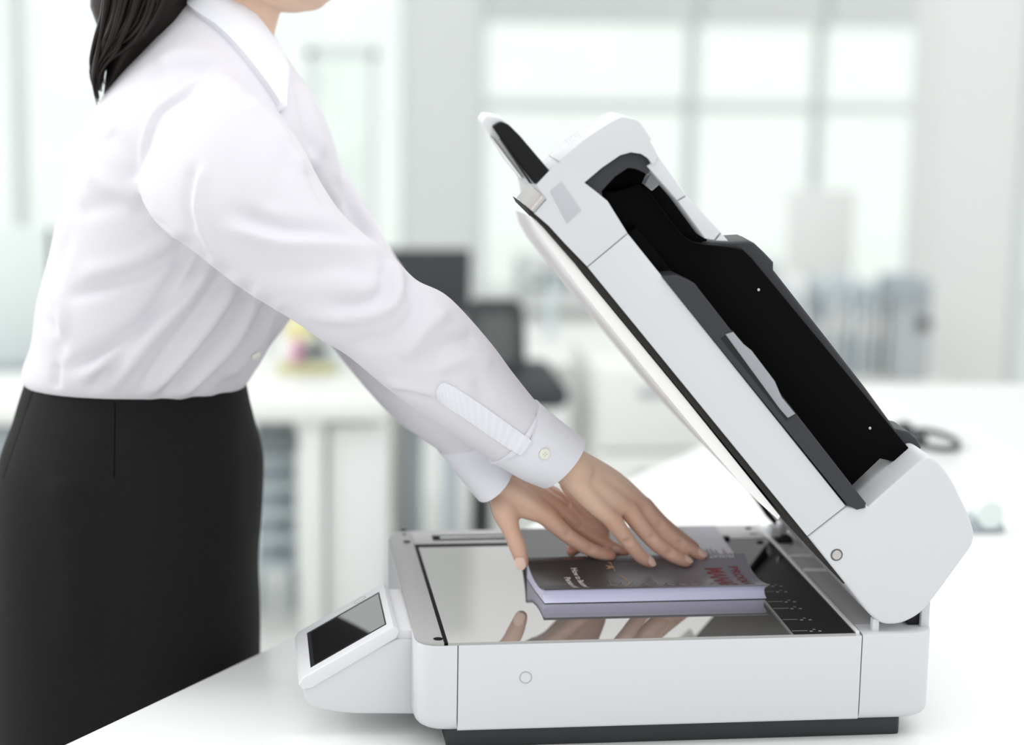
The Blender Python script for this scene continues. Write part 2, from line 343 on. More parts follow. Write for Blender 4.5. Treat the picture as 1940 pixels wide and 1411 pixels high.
# office chair
CY = 3.0; cx = P(938, 640, CY).x; t = thing('office_chair', 'black mesh-backed office chair in front of the monitor desk', 'chair', (cx, CY, 0))
zt_, zb_ = P(938, 570, CY).z, P(938, 705, CY).z; hw = (P(996,600,CY).x-P(882,600,CY).x)/2
fr = rnd([(-hw,zb_),(hw*1.08,zb_),(hw*.95,zt_),(-hw*.95,zt_)], .03); fi = [(x*.80, (z-(zt_+zb_)/2)*.80+(zt_+zb_)/2) for x, z in fr]
bm = bmesh.new(); N_ = len(fr); V = [[bm.verts.new((cx+q[0], CY+dy, q[1])) for q in pl] for pl, dy in ((fr,0),(fi,0),(fi,.04),(fr,.04))]
for r0, r1 in ((0,1),(1,2),(2,3),(3,0)):
    for i in range(N_): bm.faces.new((V[r0][i], V[r0][(i+1)%N_], V[r1][(i+1)%N_], V[r1][i]))
bmobj('back_frame', bm, M['dark'], t); ext('back_mesh', [(cx+x*1.03, CY+.015, z) for x, z in fi], (0,.008,0), M['meshgrey'], t)
sz = P(960, 735, CY).z; box('seat', (cx-.02, CY+.05, sz), (.36, .34, .06), M['charcoal'], t, bev=.025, seg=3); box('back_bracket', (cx, CY+.05, (sz+zb_)/2), (.05, .03, zb_-sz+.06), M['dark'], t)
tube('column', [(cx-.02, CY+.05, .09), (cx-.02, CY+.05, sz)], .025, M['dark'], t)
for k in range(5):
    a = k*2*math.pi/5; e = Vector((cx-.02+.19*math.cos(a), CY+.05+.19*math.sin(a), .06)); tube('leg', [(cx-.02, CY+.05, .09), e], [.02, .014], M['dark'], t); ball('caster', e-Vector((0,0,.033)), .026, M['dark'], t, 12)
box('armrest', (cx+.25, CY+.03, P(1030,740,CY).z), (.05, .2, .025), M['dark'], t, bev=.01)
# pedestal cabinet
PY = 2.88; a, b = P(1128,800,PY).x, P(1332,800,PY).x; zc = P(1230, 698, PY).z
t = thing('pedestal_cabinet', 'white drawer pedestal with grey recessed handle behind the hands', 'cabinet', ((a+b)/2, PY+.2, 0))
box('body', ((a+b)/2, PY+.20, zc/2), (b-a, .36, zc), M['desk'], t); hz = zc/3
for k in range(3):
    d = box('drawer', ((a+b)/2, PY+.012, hz*(k+.5)), (b-a-.012, .03, hz-.010), M['desk'], t); box('handle', ((a+b)/2-.0, PY-.004, hz*(k+1)-.055), (.055, .012, .018), M['bluegrey'], d, bev=.003)
# tray stack under left desk
TY = 2.95; a, b = P(486,900,TY).x, P(562,900,TY).x
t = thing('tray_stack', 'grey stack of shallow trays beneath the white desk beside the skirt', 'tray stack', ((a+b)/2, TY+.15, 0))
for k, y in enumerate([870, 925, 975, 1025, 1075, 1125]):
    z = P(520, y, TY).z
    if z > .06: box('tray', ((a+b)/2, TY+.15, z), (b-a, .3, .020), M['folder'], t, bev=.008)
for sx in (a+.006, b-.006):
    for yy in (TY+.02, TY+.28): tube('post', [(sx, yy, .0), (sx, yy, P(520,850,TY).z)], .006, M['bluegrey'], t, n=8)
box('lid', ((a+b)/2, TY+.15, P(520,845,TY).z), (b-a+.01, .31, .02), M['bluegrey'], t)
# things on the left desk
t = thing('desk_organiser', 'pale letter tray holding an olive pad on the desk behind the blouse', 'organiser', (P(580,680,3.1).x, 3.1, DZ))
pxbox('base', 528, 697, 640, 712, 3.08, .16, M['olive'], t); pxbox('back', 530, 655, 560, 700, 3.14, .1, M['paper'], t); pxbox('divider', 556, 668, 640, 698, 3.16, .06, M['folder'], t)
o = pxbox('sticky_note_block', 545, 607, 590, 648, 3.2, .05, M['yellow']); tag(o, 'pale yellow card block standing on the desk between blouse and sleeve', 'card')
o2 = pxbox('pink_folder', 555, 645, 574, 690, 3.10, .03, M['pink']); tag(o2, 'small pink folder standing in the letter tray behind the sleeve', 'folder')
o3 = pxbox('stapler', 575, 660, 620, 676, 3.05, .05, M['dark'], bev=.006); tag(o3, 'small dark stapler beside the pink folder on the desk', 'stapler')
t = thing('potted_plant', 'small green plant half hidden behind the sleeve on the desk', 'plant', (P(618,660,3.25).x, 3.25, DZ))
px_ = P(620,690,3.25); tube('pot', [Vector((px_.x,3.25,DZ+.024)), Vector((px_.x,3.25,max(P(620,660,3.25).z,DZ+.05)))], [.022,.026], M['paper'], t)
for k in range(9):
    p0 = P(620,662,3.25); tube('leaf', [p0, p0+Vector((rng.uniform(-.04,.03), rng.uniform(-.03,.03), .045)), p0+Vector((rng.uniform(-.06,.05), rng.uniform(-.04,.04), .05+rng.uniform(0,.03)))], [.003,.008,.002], M['green'], t, n=8, flat=.4)
o = box('black_bin', (P(25,750,3.6).x-.1, 3.5, P(20,692,3.5).z/2), (.5, .3, P(20,692,3.5).z), M['bluegrey'], bev=.02); tag(o, 'blue-grey cabinet at the far left behind the skirt', 'cabinet'); o.name = 'side_cabinet'
t = thing('partition_screen', 'frosted pale green desk partition behind the left of the blouse', 'partition', (P(50,600,3.4).x, 3.4, 0))
pxbox('panel', -60, 430, 108, 685, 3.4, .02, M['frost'], t, bev=.003); a = P(100,600,3.41).x; box('post', (a, 3.41, P(100,430,3.4).z/2), (.02, .02, P(100,430,3.4).z), M['frame'], t); box('post', (a-.33, 3.41, P(100,430,3.4).z/2), (.02, .02, P(100,430,3.4).z), M['frame'], t)
for k, (x0, x1, yb) in enumerate([(768, 802, 905), (843, 872, 925)]):
    o = pxbox('dark_box', x0, 800 if k == 0 else 870, x1, yb+500, 3.0-.42*k, .12, M['bluegrey']); z = P(0,0,1)
    me = o.data; c = coords(me); c[:, 2] = np.maximum(c[:, 2], 0); setco(me, c); o.name = 'computer_tower' if k == 0 else 'waste_bin'
    tag(o, 'slim grey computer tower under the monitor desk' if k == 0 else 'narrow grey waste bin by the sleeve cuff under the desk', 'computer' if k == 0 else 'bin')
# right side: coffee machine on low cabinet, binders
KY = 4.4; t = thing('coffee_machine', 'grey coffee machine with dark lid and round black knob beside the column', 'coffee machine', (P(1730,700,KY).x, KY, 0))
LZ = P(1700, 722, KY).z
pxbox('body', 1694, 572, 1766, 722, KY, .16, M['machine'], t, bev=.006); pxbox('lid', 1692, 532, 1768, 580, KY-.01, .18, M['bluegrey'], t, bev=.01); q = P(1750, 612, KY-.012); disc('knob', q, (0,-1,0), .020, .02, M['dark'], t)
a, b = P(1440,722,KY-.05).x, P(1790,722,KY-.05).x
sb = thing('sideboard', 'low white sideboard under the coffee machine and binders', 'cabinet', ((a+b)/2, KY+.15, 0)); box('body', ((a+b)/2, KY+.15, (LZ-.02)/2), (b-a, .42, LZ-.02), M['desk'], sb); box('worktop', ((a+b)/2, KY+.15, LZ-.01), (b-a+.02, .44, .02), M['desk'], sb)
x = 1492; ORD = ['first','second','third','fourth','fifth','sixth','seventh','eighth','ninth','tenth','last']
for k in range(11):
    wd = [16,20,14,18,22,15,17,20,14,18,16][k]; h = [168,190,176,150,182,160,192,170,140,176,160][k]
    o = pxbox('ring_binder', x, 722-h, x+wd-2, 722, KY+.08, .2, M[['folder','paper','folder','bluegrey','folder','paper','folder','folder','paper','folder','wall'][k]], bev=.002)
    tag(o, f"{['blue-grey','white','blue-grey','dark grey','blue-grey','white','blue-grey','blue-grey','white','blue-grey','off-white'][k]} ring binder, {ORD[k]} from the left in the row on the sideboard", 'binder', 'binders on the sideboard'); x += wd
    p_ = box('spine_label', (o.data.vertices[0].co.x*0+(P(x-wd/2-1,650,KY+.08).x), KY+.079, P(1500,722-h*.6,KY+.08).z), ((P(x,650,KY+.08).x-P(x-wd,650,KY+.08).x)*.5, .002, .07), M['paper'], o, bev=0)
t = thing('flip_chart', 'white flip chart standing before the window', 'flip chart', (P(1580,600,5.6).x, 5.6, 0))
pxbox('pad', 1490, 360, 1622, 520, 5.6, .03, M['paper'], t)
for x0, x1 in ((1500, 1485), (1612, 1628)): tube('leg', [P(x0,520,5.62), Vector((P(x1,700,5.5).x, 5.5, .012))], .012, M['frame'], t, n=8)
tube('leg', [P(1556,520,5.63), Vector((P(1556,640,6).x, 6.0, .012))], .012, M['frame'], t, n=8)
# shelf unit in the middle distance
HY = 6.6; t = thing('shelf_unit', 'pale open shelf unit along the windows behind the lid', 'shelf', (P(1200,600,HY).x, HY, 0))
a, b = P(1000,600,HY).x, P(1470,600,HY).x; zt = P(1200,500,HY).z
for x in (a, (a+b)/2, b): box('upright', (x, HY+.15, zt/2), (.03, .3, zt), M['column'], t)
for k in range(3): box('shelf_board', ((a+b)/2, HY+.15, .05+(zt-.065)*k/2), (b-a, .3, .025), M['wall'], t)
for k in range(8):
    xx = a+.06+k*(b-a-.12)/8+.02; h = [.20,.16,.22,.14,.2,.17,.21,.15][k]; z0 = .05+(zt-.065)/2+.0125
    h = min(h, (zt-.065)/2-.04)
    o = box('storage_box', (xx+.04, HY+.14, z0+h/2), (.09, .2, h), M[['folder','paper','column','bluegrey','paper','folder','paper','column'][k]], bev=.004); tag(o, f"{['blue-grey','white','light grey','dark grey','white','blue-grey','white','light grey'][k]} storage box, {ORD[k]} from the left on the shelf unit by the windows", 'box', 'boxes on the far shelf')
# on the table, far right
t = thing('headset', 'black wire headset lying on the table beyond the lid', 'headset', PZ(1770, 835, Z0))
c = PZ(1768, 832, Z0+.005); pts = [c+Vector((.032*math.cos(q), .062*math.sin(q), 0)) for q in np.linspace(-2.75, 2.5, 26)]
tube('band', pts, .0042, M['dark'], t, n=8, k=2); ball('ear_pad', pts[0]+Vector((0,0,.006)), (.012,.014,.011), M['dark'], t, 16); ball('ear_pad', pts[-1]+Vector((-.004,.01,.006)), (.015,.018,.011), M['dark'], t, 16)
q = PZ(1862, 1010, Z0); t = thing('tape_dispenser', 'small grey-green tape dispenser on the table right of the lid', 'dispenser', q)
ext('body', [(q.x-.03, q.y, Z0), (q.x+.03, q.y, Z0), (q.x+.026, q.y, Z0+.012), (q.x+.012, q.y, Z0+.03), (q.x-.022, q.y, Z0+.014)], (0,.03,0), M['bluegrey'], t, .002); disc('tape_roll', (q.x+.008, q.y-.003, Z0+.024), (0,1,0), .017, .036, M['frost'], t)
# ------------------------------------------------------------------ scanner
HB = Z0+.0185; HT = Z0+.10086; W = .37; XL, XR = -.0369, .432; XG1, XG2 = -.0121, .3572; YG0, YG1 = .0028, .318
sc = thing('flatbed_scanner', 'white flatbed document scanner with its lid swung open', 'scanner', (.2, .18, Z0))
plan = rnd([(XL,0),(XR,0),(XR,W),(XL,W)], [.026,.026,.022,.022], 8)
def clip(poly, x0, x1):
    def half(pl, x, keep):
        out = []
        for i in range(len(pl)):
            a, b = pl[i-1], pl[i]; ia = keep(a[0]); ib = keep(b[0])
            if ia != ib: t = (x-a[0])/(b[0]-a[0]); out.append((x, a[1]+t*(b[1]-a[1])))
            if ib: out.append(b)
        return out
    return half(half(poly, x0, lambda v: v >= x0), x1, lambda v: v <= x1)
def shell(name, x0, x1, z0, z1, rb, mtl, rt=.0012, lift=0):
    """plan outline clipped in x, rounded towards the bottom (rb) and the top (rt)"""
    pl = clip(plan, x0, x1); cx, cy = sum(p[0] for p in pl)/len(pl), W/2; bm = bmesh.new(); lev = []
    for k in range(7): a = k/6*math.pi/2; lev.append((z0+rb*(1-math.sin(a)), rb*(1-math.cos(a))))
    lev = [(z0+rb-rb*math.sin(math.pi/2-k/6*math.pi/2), rb-rb*math.cos(math.pi/2-k/6*math.pi/2)) for k in range(7)] + [(z1-rt, 0), (z1-rt*.3, rt*.3), (z1, rt)]
    rings = []
    for z, ins in lev:
        r = []
        for x, y in pl:
            dx = 0
            if x0 <= XL and x < XL+.05: dx = ins*max(0, 1-(x-XL)/.05)
            if x1 >= XR and x > XR-.05: dx = -ins*max(0, 1-(XR-x)/.05)
            dy = ins*(1 if y < .05 else -1 if y > W-.05 else 0)
            r.append((x+dx, y+dy, z))
        rings.append(r)
    add_loft(bm, rings); return bmobj(name, bm, mtl, sc, 40)
g = .0005
core = zpris('inner_core', clip(rnd([(XL+.004,.003),(XR-.004,.003),(XR-.004,W-.003),(XL+.004,W-.003)], .02), XL, XR), HB+.008, HT-.008, M['seam'], sc)
c1 = shell('front_corner_cover', XL, 0-g, HB-.001, HT-.0028, .014, M['white'])
c2 = shell('side_panel', 0+g, .363-g, HB+.001, HT-.0028, .003, M['white'])
c3 = shell('rear_cover', .363+g, XR, HB-.0005, HT-.0014, .010, M['white'])
zpris('base_foot', rnd([(-.008,.012),(.4065,.012),(.4065,W-.02),(-.008,W-.02)], .006), Z0, HB+.012, M['foot'], sc, .001)
ring = []
q = P(996, 1283, -.0001); bm = bmesh.new()
tor = [[q+Vector((math.cos(a)*(.0052+.00035*math.cos(b)), -.00035*math.sin(b), math.sin(a)*(.0052+.00035*math.cos(b)))) for b in np.linspace(0, 2*math.pi, 8, endpoint=False)] for a in np.linspace(0, 2*math.pi, 33)]
add_loft(bm, tor, cap=False); tag(bmobj('button_ring', bm, M['bezel'], sc), 'thin ring of a small round button on the side panel')
# top: grey bezel (left strip, back strip), glass, ruler panel, hinge ledge
bz = clip(rnd([(XL+.0008,.0008),(XR,.0008),(XR,W-.001),(XL+.0008,W-.001)], .025, 8), XL, XG1)
zpris('bezel', bz, HT-.0028, HT, M['bezel'], sc, .0005)
XB = PZ(1434, 994, HT).x
zpris('bezel', clip(rnd([(XG1,.0008),(XB,.0008),(XB,W-.001),(XG1,W-.001)], 0), XG1, XB)[:0] or [(XG1,YG1),(XB-.002,YG1),(XB-.002,W-.001),(XG1,W-.001)], HT-.0028, HT, M['bezelback'], sc, .0005)
zpris('glass_gasket', [(XG1,.0012),(XG1+.0035,.0012),(XG1+.0035,YG1),(XG1,YG1)], HT-.0028, HT-.0004, M['traydark'], sc, 0)
zpris('glass_gasket', [(XG1+.0035,YG1-.010),(.30,YG1-.010),(.30,YG1),(XG1+.0035,YG1)], HT-.0028, HT-.0004, M['traydark'], sc, 0)
zpris('glass_gasket', [(XG1+.0035,.0012),(XG2,.0012),(XG2,.0022),(XG1+.0035,.0022)], HT-.0028, HT-.0006, M['bezel'], sc, 0)
XRU = .3005
zpris('platen_glass', [(XG1+.0035,.0022),(XRU,.0022),(XRU,YG1-.010),(XG1+.0035,YG1-.010)], HT-.0028, HT-.0006, M['platen'], sc, 0)
ru = zpris('size_ruler', [(XRU,.0022),(XG2,.0022),(XG2,.318),(XRU,.318)], HT-.0028, HT-.0005, M['ruler'], sc, 0)
bm = bmesh.new()
for k, yy in enumerate([.012,.045,.079,.100,.132,.150]):
    boxpts(bm, (XRU+.008, yy, HT-.00045), (.014, .0008, .0002))
    for j in range(3): boxpts(bm, (XRU+.018+.004*j, yy+(.003 if j % 2 else -.002), HT-.00045), (.0026, .0022 if j != 1 else .0012, .0002))
tag(bmobj('scale_marks', bm, M['bezel'], ru), 'white paper size marks', kind='stuff')
zpris('feed_window', [(PZ(818,1016,HT).x,.330),(PZ(1000,1016,HT).x,.330),(PZ(1000,1016,HT).x,.349),(PZ(818,1016,HT).x,.349)], HT-.001, HT+.0003, M['traydark'], sc, 0)
zpris('feed_strip', [(PZ(835,1024,HT).x,.337),(PZ(1000,1016,HT).x,.337),(PZ(1000,1016,HT).x,.341),(PZ(835,1024,HT).x,.341)], HT-.0005, HT+.0009, M['chrome'], sc, .0002)
for x, y, r in [(764,1003.5,.0036),(771,1026,.0036),(766,1012,.0017),(830,1210,.0042),(1418,1000.5,.0036),(1440,1026,.0036)]:
    q = PZ(x, y, HT+.0002); disc('bezel_hole', q, (0,0,1), r, .0003, M['traydark'], sc, 20, 0)
q = PZ(1427, 1011, HT+.0002); box('bezel_slot', q, (.008,.0025,.0006), M['black'], sc, 0)
q = PZ(1376, 1018, HT+.001); box('bezel_clip', q, (.006,.006,.003), M['black'], sc, .0005)
# hinge ledge between ruler and rear cover
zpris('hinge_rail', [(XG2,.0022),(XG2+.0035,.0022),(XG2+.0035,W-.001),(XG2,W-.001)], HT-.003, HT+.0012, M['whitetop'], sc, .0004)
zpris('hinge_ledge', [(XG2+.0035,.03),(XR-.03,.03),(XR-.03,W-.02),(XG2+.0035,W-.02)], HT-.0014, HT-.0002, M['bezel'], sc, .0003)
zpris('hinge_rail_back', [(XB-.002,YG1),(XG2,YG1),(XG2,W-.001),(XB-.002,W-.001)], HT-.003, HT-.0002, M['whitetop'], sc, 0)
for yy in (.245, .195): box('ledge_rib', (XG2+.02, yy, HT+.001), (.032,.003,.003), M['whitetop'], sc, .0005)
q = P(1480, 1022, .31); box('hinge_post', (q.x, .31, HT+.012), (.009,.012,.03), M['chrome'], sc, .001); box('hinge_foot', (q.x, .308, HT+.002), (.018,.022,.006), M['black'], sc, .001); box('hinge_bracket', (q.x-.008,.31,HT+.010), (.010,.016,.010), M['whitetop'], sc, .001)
q = P(1658, 1188, .010); box('stop_clip', (q.x, .012, HT+.004), (.006,.008,.012), M['whitetop'], sc, .0006)
q = P(1736, 1165, .02); box('hinge_tower', (q.x+.008, .028, HT+.012), (.008,.02,.03), M['white'], sc, .001); box('hinge_gap', (q.x-.001, .030, HT+.010), (.012,.014,.022), M['black'], sc, .001)
box('hinge_tower', (q.x+.004, .31, HT+.014), (.02,.05,.032), M['white'], sc, .002)
# control panel
YA, YB = .045, .175
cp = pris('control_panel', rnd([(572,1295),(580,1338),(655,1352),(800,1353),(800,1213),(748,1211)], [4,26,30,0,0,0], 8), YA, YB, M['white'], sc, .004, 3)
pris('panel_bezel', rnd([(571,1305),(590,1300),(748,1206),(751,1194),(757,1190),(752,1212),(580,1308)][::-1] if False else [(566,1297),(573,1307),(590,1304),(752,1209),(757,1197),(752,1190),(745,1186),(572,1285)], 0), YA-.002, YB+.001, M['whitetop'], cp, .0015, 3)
# screen lies on the slope of the bezel
a0 = P(572,1285,YA-.002); a1 = P(745,1186,YA-.002); ud = (a1-a0).normalized(); nd = Vector((-ud.z, 0, ud.x)); L_ = (a1-a0).length
def slope(u, y, h): return a0 + ud*u + nd*h + Vector((0, y-(YA-.002), 0))
def plate(name, u0, u1, y0, y1, h0, h1, m, parent, bev=0):
    return ext(name, [slope(u0,y0,h0), slope(u1,y0,h0), slope(u1,y1,h0), slope(u0,y1,h0)], nd*(h1-h0), m, parent, bev, 1, 'far')
u0, u1, y0, y1 = L_*.115, L_*.925, YA+.014, YB-.020
plate('screen_frame', u0-.0012, u1+.0012, y0-.0012, y1+.0012, -.001, .0003, M['black'], cp)
tag(plate('touch_screen', u0+.003, u1, y0, y1-.004, -.001, .0006, M['screen'], cp), 'glossy black touch screen')
bm = bmesh.new(); cc = slope(L_*.72, YB-.010, .0); add_loft(bm, [[cc+ud*((.0062+.0003*math.cos(b))*math.cos(a))+Vector((0,(.0045+.0003*math.cos(b))*math.sin(a),0))+nd*.0003*math.sin(b) for b in np.linspace(0,2*math.pi,6,endpoint=False)] for a in np.linspace(0,2*math.pi,25)], cap=False)
bmobj('home_button', bm, M['bezel'], cp)
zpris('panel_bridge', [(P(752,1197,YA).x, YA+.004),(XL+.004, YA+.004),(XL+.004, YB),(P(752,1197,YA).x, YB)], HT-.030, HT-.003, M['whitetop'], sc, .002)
# ---- lid
LY, LW = .004, .345
SEAMA, SEAMB = (1113,505.5), (1189,442)
lid = pris('lid', [(1113.6,506.3),(1189.6,442.8),(1602.6,958.2),(1529.5,1015.7)], LY, LW, M['white'], sc, .0008)
ARCH = [(1247.5,296.5),(1237,313),(1228,300),(1215,291.5),(1195,288.5),(1175,294),(1140,318),(1107,346),(1128,362),(1151,381)]
TIPL = [(1112.4,504.7),(1070,461),(1040,428),(1012,404),(1035,378),(1016,350),(1042,322)]
pris('lid_tip', TIPL + rnd([(1056,307),(1110,262),(1150,236),(1178,221),(1210,228),(1235,265)], [6,8,8,9,9,4]) + ARCH + [(1188.4,441.2)], LY, .066, M['white'], lid, .0028, 4, 'caps')
def taper_loft(name, A, B, Y0, Y1, m):
    """slab whose outline narrows with depth; both outlines are given at the near plane"""
    bm = bmesh.new(); add_loft(bm, [[Vector((q.x, y, q.z)) for q in (P(*p, Y0) for p in pl)] for pl, y in ((A, Y0), (B, Y1))]); return bmobj(name, bm, m, lid)
taper_loft('lid_back', [(1112.4,504.7),(1070,461),(1040,428),(1012,404),(1035,378),(1016,350),(1042,323),(1062,348),(1188.4,441.2)], [(1112.4,504.7),(1100,491),(1090,478),(1068,440),(1060,400),(1054,370),(1052,350),(1062,348),(1188.4,441.2)], .066, LW, M['white'])
pris('feeder_cover', [(1248.5,298),(1300,369.5),(1283,380),(1226,315)], .006, .044, M['white'], lid, .0012)
pris('feeder_cover', [(1301.2,371.5),(1365.5,439.5),(1353,455),(1336,452),(1284,381)], .006, .044, M['white'], lid, .0012)
pris('feeder_cover', [(1367,441.5),(1380,457),(1356,456)], .006, .044, M['white'], lid, .0012)
tag(pris('recess_plate', [(1042,362),(1064,344),(1101,398),(1074,424)], LY-.0004, LY+.002, mat('recess_grey', (.47,.48,.51), .45), lid, .0001), 'grey rectangular plate at the tip of the lid')  # thin rectangle in a darker grey than the lid around it
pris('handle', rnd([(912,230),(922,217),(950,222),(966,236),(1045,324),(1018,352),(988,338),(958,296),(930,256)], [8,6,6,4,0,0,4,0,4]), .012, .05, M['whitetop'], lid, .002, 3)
tag(pris('handle_grip', rnd([(933,240),(949,230),(964,236),(986,258),(1041,323),(1013,349),(985,312),(958,276)], [4,6,4,0,0,0,0,0]), .004, .016, M['gblack'], lid, .0025, 3), 'black grip on the lifting handle')
pris('handle_trim', [(928,258),(934,262),(992,340),(984,336),(956,302)], .008, .02, M['chrome'], lid, .0004)
pris('handle_trim', [(946,262),(951,264),(1010,349),(1003,347)], .0025, .006, M['black'], lid, .0003)
tag(pris('latch_block', [(1035,376),(1012,403),(1006,398),(1029,370)], .003, .098, M['steel'], lid, .0006), 'grey metal latch block')
pris('mouth_liner', [(1107,347),(1140,319),(1175,295),(1195,289.5),(1215,292.5),(1228,301),(1238,314),(1226,330),(1205,320),(1190,318),(1165,335),(1140,362),(1142,376)], .010, .062, M['tray'], lid, .0008)
pris('mouth_interior', [(1120,350),(1175,296),(1215,293),(1240,318),(1290,385),(1340,455),(1300,470),(1150,385)], .058, .09, M['traydark'], lid, .0004)
ts = pris('tray_edge', rnd([(1254,523),(1282,521),(1316,537),(1334,560),(1641,953),(1640,962),(1624,966),(1606,957)], [0,3,6,4,3,3,3,3] if False else 0), LY-.002, .030, M['tray'], lid, .0012, 3)
pris('tab_slot', [(1365.5,641),(1389,627),(1508,785),(1490,797)], LY-.0026, .012, M['black'], lid, .0003)
tag(pris('slide_tab', [(1375,634),(1389.5,629),(1409,652),(1424,664),(1468,722),(1481,752),(1507,784),(1493,792),(1478,775)], LY-.0042, .016, M['tab'], lid, .0008), 'grey sliding tab')
tw = pris('output_tray_wall', [(1142,362),(1150,361),(1163,362),(1185,356),(1205,350),(1217,353),(1228,361),(1245,382),(1268,414),(1296,448),(1315,459),(1335,463),(1380,467),(1407,472),(1424,488),(1738,868),(1716,880),(1668,869),(1602,932),(1290,552),(1189,445),(1160,400)], .045, .058, M['traydark'], lid, .0016, 3)
pris('tray_rim', [(1190,348),(1204,338),(1218,341),(1232,352),(1250,378),(1276,412),(1304,440),(1325,452),(1350,457),(1385,458),(1418,456),(1430,461),(1448,478),(1466,497),(1466,512),(1560,632),(1640,735),(1696,812),(1722,818),(1738,832),(1746,848),(1742,866),(1718,878),(1640,800),(1400,500),(1300,470),(1220,380)], .0585, .105, M['tray'], lid, .0025, 3)
for x, y in ((1437,549),(1648,811)): disc('tray_screw', P(x,y,.0446), (0,-1,0), -.0012+.0026, .0006, M['steel'], lid, 12)
tag(pris('roller_guide', [(1238,316),(1256,320),(1270,330),(1264,338),(1236,362),(1222,350)], .040, .056, M['clear'], lid, .0012), 'clear plastic guide at the feeder mouth')
pris('tray_floor', [(1189,444),(1205,430),(1640,958),(1606,957)], .030, .33, M['traydark'], lid, .0004)
pris('rear_housing', [(1300,560),(1330,520),(1640,900),(1610,935)], .11, .33, M['white'], lid, .004)
rc = pris('hinge_cover', rnd([(1530.6,1017.2),(1603.8,959.5),(1606,959),(1645,960),(1756,862),(1778,874),(1802,905),(1836,975),(1847,1012),(1842,1034),(1772,1130),(1744,1164),(1706,1183),(1670,1183),(1646,1163),(1600,1104)], [0,0,0,0,14,14,20,24,18,14,20,20,20,16,12,0]), LY, .34, M['white'], lid, .005, 4, 'caps')
q = P(1585, 1051, LY-.0002); disc('screw_recess', q, (0,-1,0), .0056, .0003, M['seam'], lid, 24); sw = disc('cover_screw', q, (0,-1,0), .0042, .0010, M['steel'], lid, 24)
pris('lid_seal', [(998,394),(1012,404),(1040,428),(1070,462),(1092,486),(1113,507),(1530,1017),(1600,1104),(1640,1155),(1632,1158),(1590,1108)][:0] + [(998,394),(1012,404),(1040,428),(1070,462),(1092,486),(1113,507),(1530,1017),(1602,1104),(1598,1106),(1522,1024),(1300,753),(1104,516),(1085,495),(1063,470),(1030,432),(1004,406)], .006, .10, M['rubber'], lid, .0004)
pris('lid_seal', [(1092,485),(1113,507),(1530,1017),(1575,1072),(1522,1024),(1300,753),(1104,516)], .10, .34, M['rubber'], lid, 0)
pris('lid_seal', [(1404,906),(1412,910),(1470,982),(1494,1013),(1486,1014),(1455,982)], .335, .345, M['rubber'], lid, 0)
taper_loft('white_mat', [(1006,410),(1040,438),(1066,470),(1104,519),(1300,757),(1478,978),(1474,984),(1436,950),(1400,912),(1340,842),(1215,690),(1098,545),(1030,452)], [(1074,486),(1084,496),(1094,508),(1104,519),(1300,757),(1478,978),(1474,984),(1436,950),(1400,912),(1340,842),(1215,690),(1098,545),(1080,512)], .0085, .345, M['pad'])
bpy.context.view_layer.update(); hd = [o for o in lid.children if o.name.startswith('lid_tip')][0]; th = bvh(hd)
bm = bmesh.new()
for k in range(5):
    for j in range(4):
        if (k*3+j*5) % 4 == 0: continue
        loc, nr = hit(th, 1068+k*5.5+j*3.2, 262-k*3.4+j*3.6)
        if loc: bmesh.ops.create_cube(bm, size=1, matrix=Matrix.Translation(loc) @ nr.to_track_quat('Z','X').to_matrix().to_4x4() @ Matrix.Diagonal((.0014,.0012,.0003,1)))
tag(bmobj('printed_label', bm, M['sticker'], lid), 'small grey printed mark on the feeder head')
# ------------------------------------------------------------------ book, lying face down on the glass
BX0, BX1 = .085, .2985
bk = thing('book', 'grey and black paperback pressed open face down on the scanner glass', 'book', (.19, .17, HT))
PROF = catmull([(.176,.0180),(.164,.0138),(.150,.0112),(.136,.0102),(.122,.0110),(.108,.0136)], 6)
PROF = np.vstack([PROF, [[.1062,.0140]]]); PROF[:, 1] += HT
BACK = catmull([(.186,.0212),(.193,.0160),(.206,.0112),(.24,.0060),(.30,.0030),(.362,.0018)], 5); BACK[:, 1] += HT
def skew(Y): return (.012*(Y-.186)/.18 if Y > .186 else .006*(.176-Y)/.07 if Y < .176 else 0)
def sheet(name, prof, x0, x1, th, m, parent, nx=10):
    bm = bmesh.new(); n = len(prof); rows = []
    for side in (0, 1):
        rs = []
        for i, (y, z) in enumerate(prof):
            a = prof[max(i-1,0)]; b = prof[min(i+1,n-1)]; t = np.array([b[0]-a[0], b[1]-a[1]]); t /= np.linalg.norm(t); nn = np.array([t[1], -t[0]]); nn = nn if nn[1] > 0 else -nn
            yy, zz = np.array([y, z]) + nn*th*(.5-side); rs.append([bm.verts.new((x0+(x1-x0)*k/nx+skew(y), yy, zz)) for k in range(nx+1)])
        rows.append(rs)
    for side in (0, 1):
        for i in range(n-1):
            for k in range(nx): bm.faces.new((rows[side][i][k], rows[side][i][k+1], rows[side][i+1][k+1], rows[side][i+1][k]))
    for i in range(n-1):
        for k in (0, nx): bm.faces.new((rows[0][i][k], rows[0][i+1][k], rows[1][i+1][k], rows[1][i][k]))
    for k in range(nx):
        for i in (0, n-1): bm.faces.new((rows[0][i][k], rows[0][i][k+1], rows[1][i][k+1], rows[1][i][k]))
    return bmobj(name, bm, m, parent, 60)
fc = tag(sheet('front_cover', PROF, BX0, BX1, .0008, M['cover'], bk), 'front cover bending up towards the camera')
bc = tag(sheet('back_cover', BACK, BX0, BX1, .0008, M['cover'], bk), 'back cover lying flat on the far side')
sp = sheet('spine', np.array([[.1865,HT+.0214],[.1855,HT+.0216],[.1768,HT+.0185],[.1758,HT+.0178]]), BX0, BX1, .0010, M['cover'], bk)
low = [(p[0], p[1]-.0009) for p in PROF[:-1]]
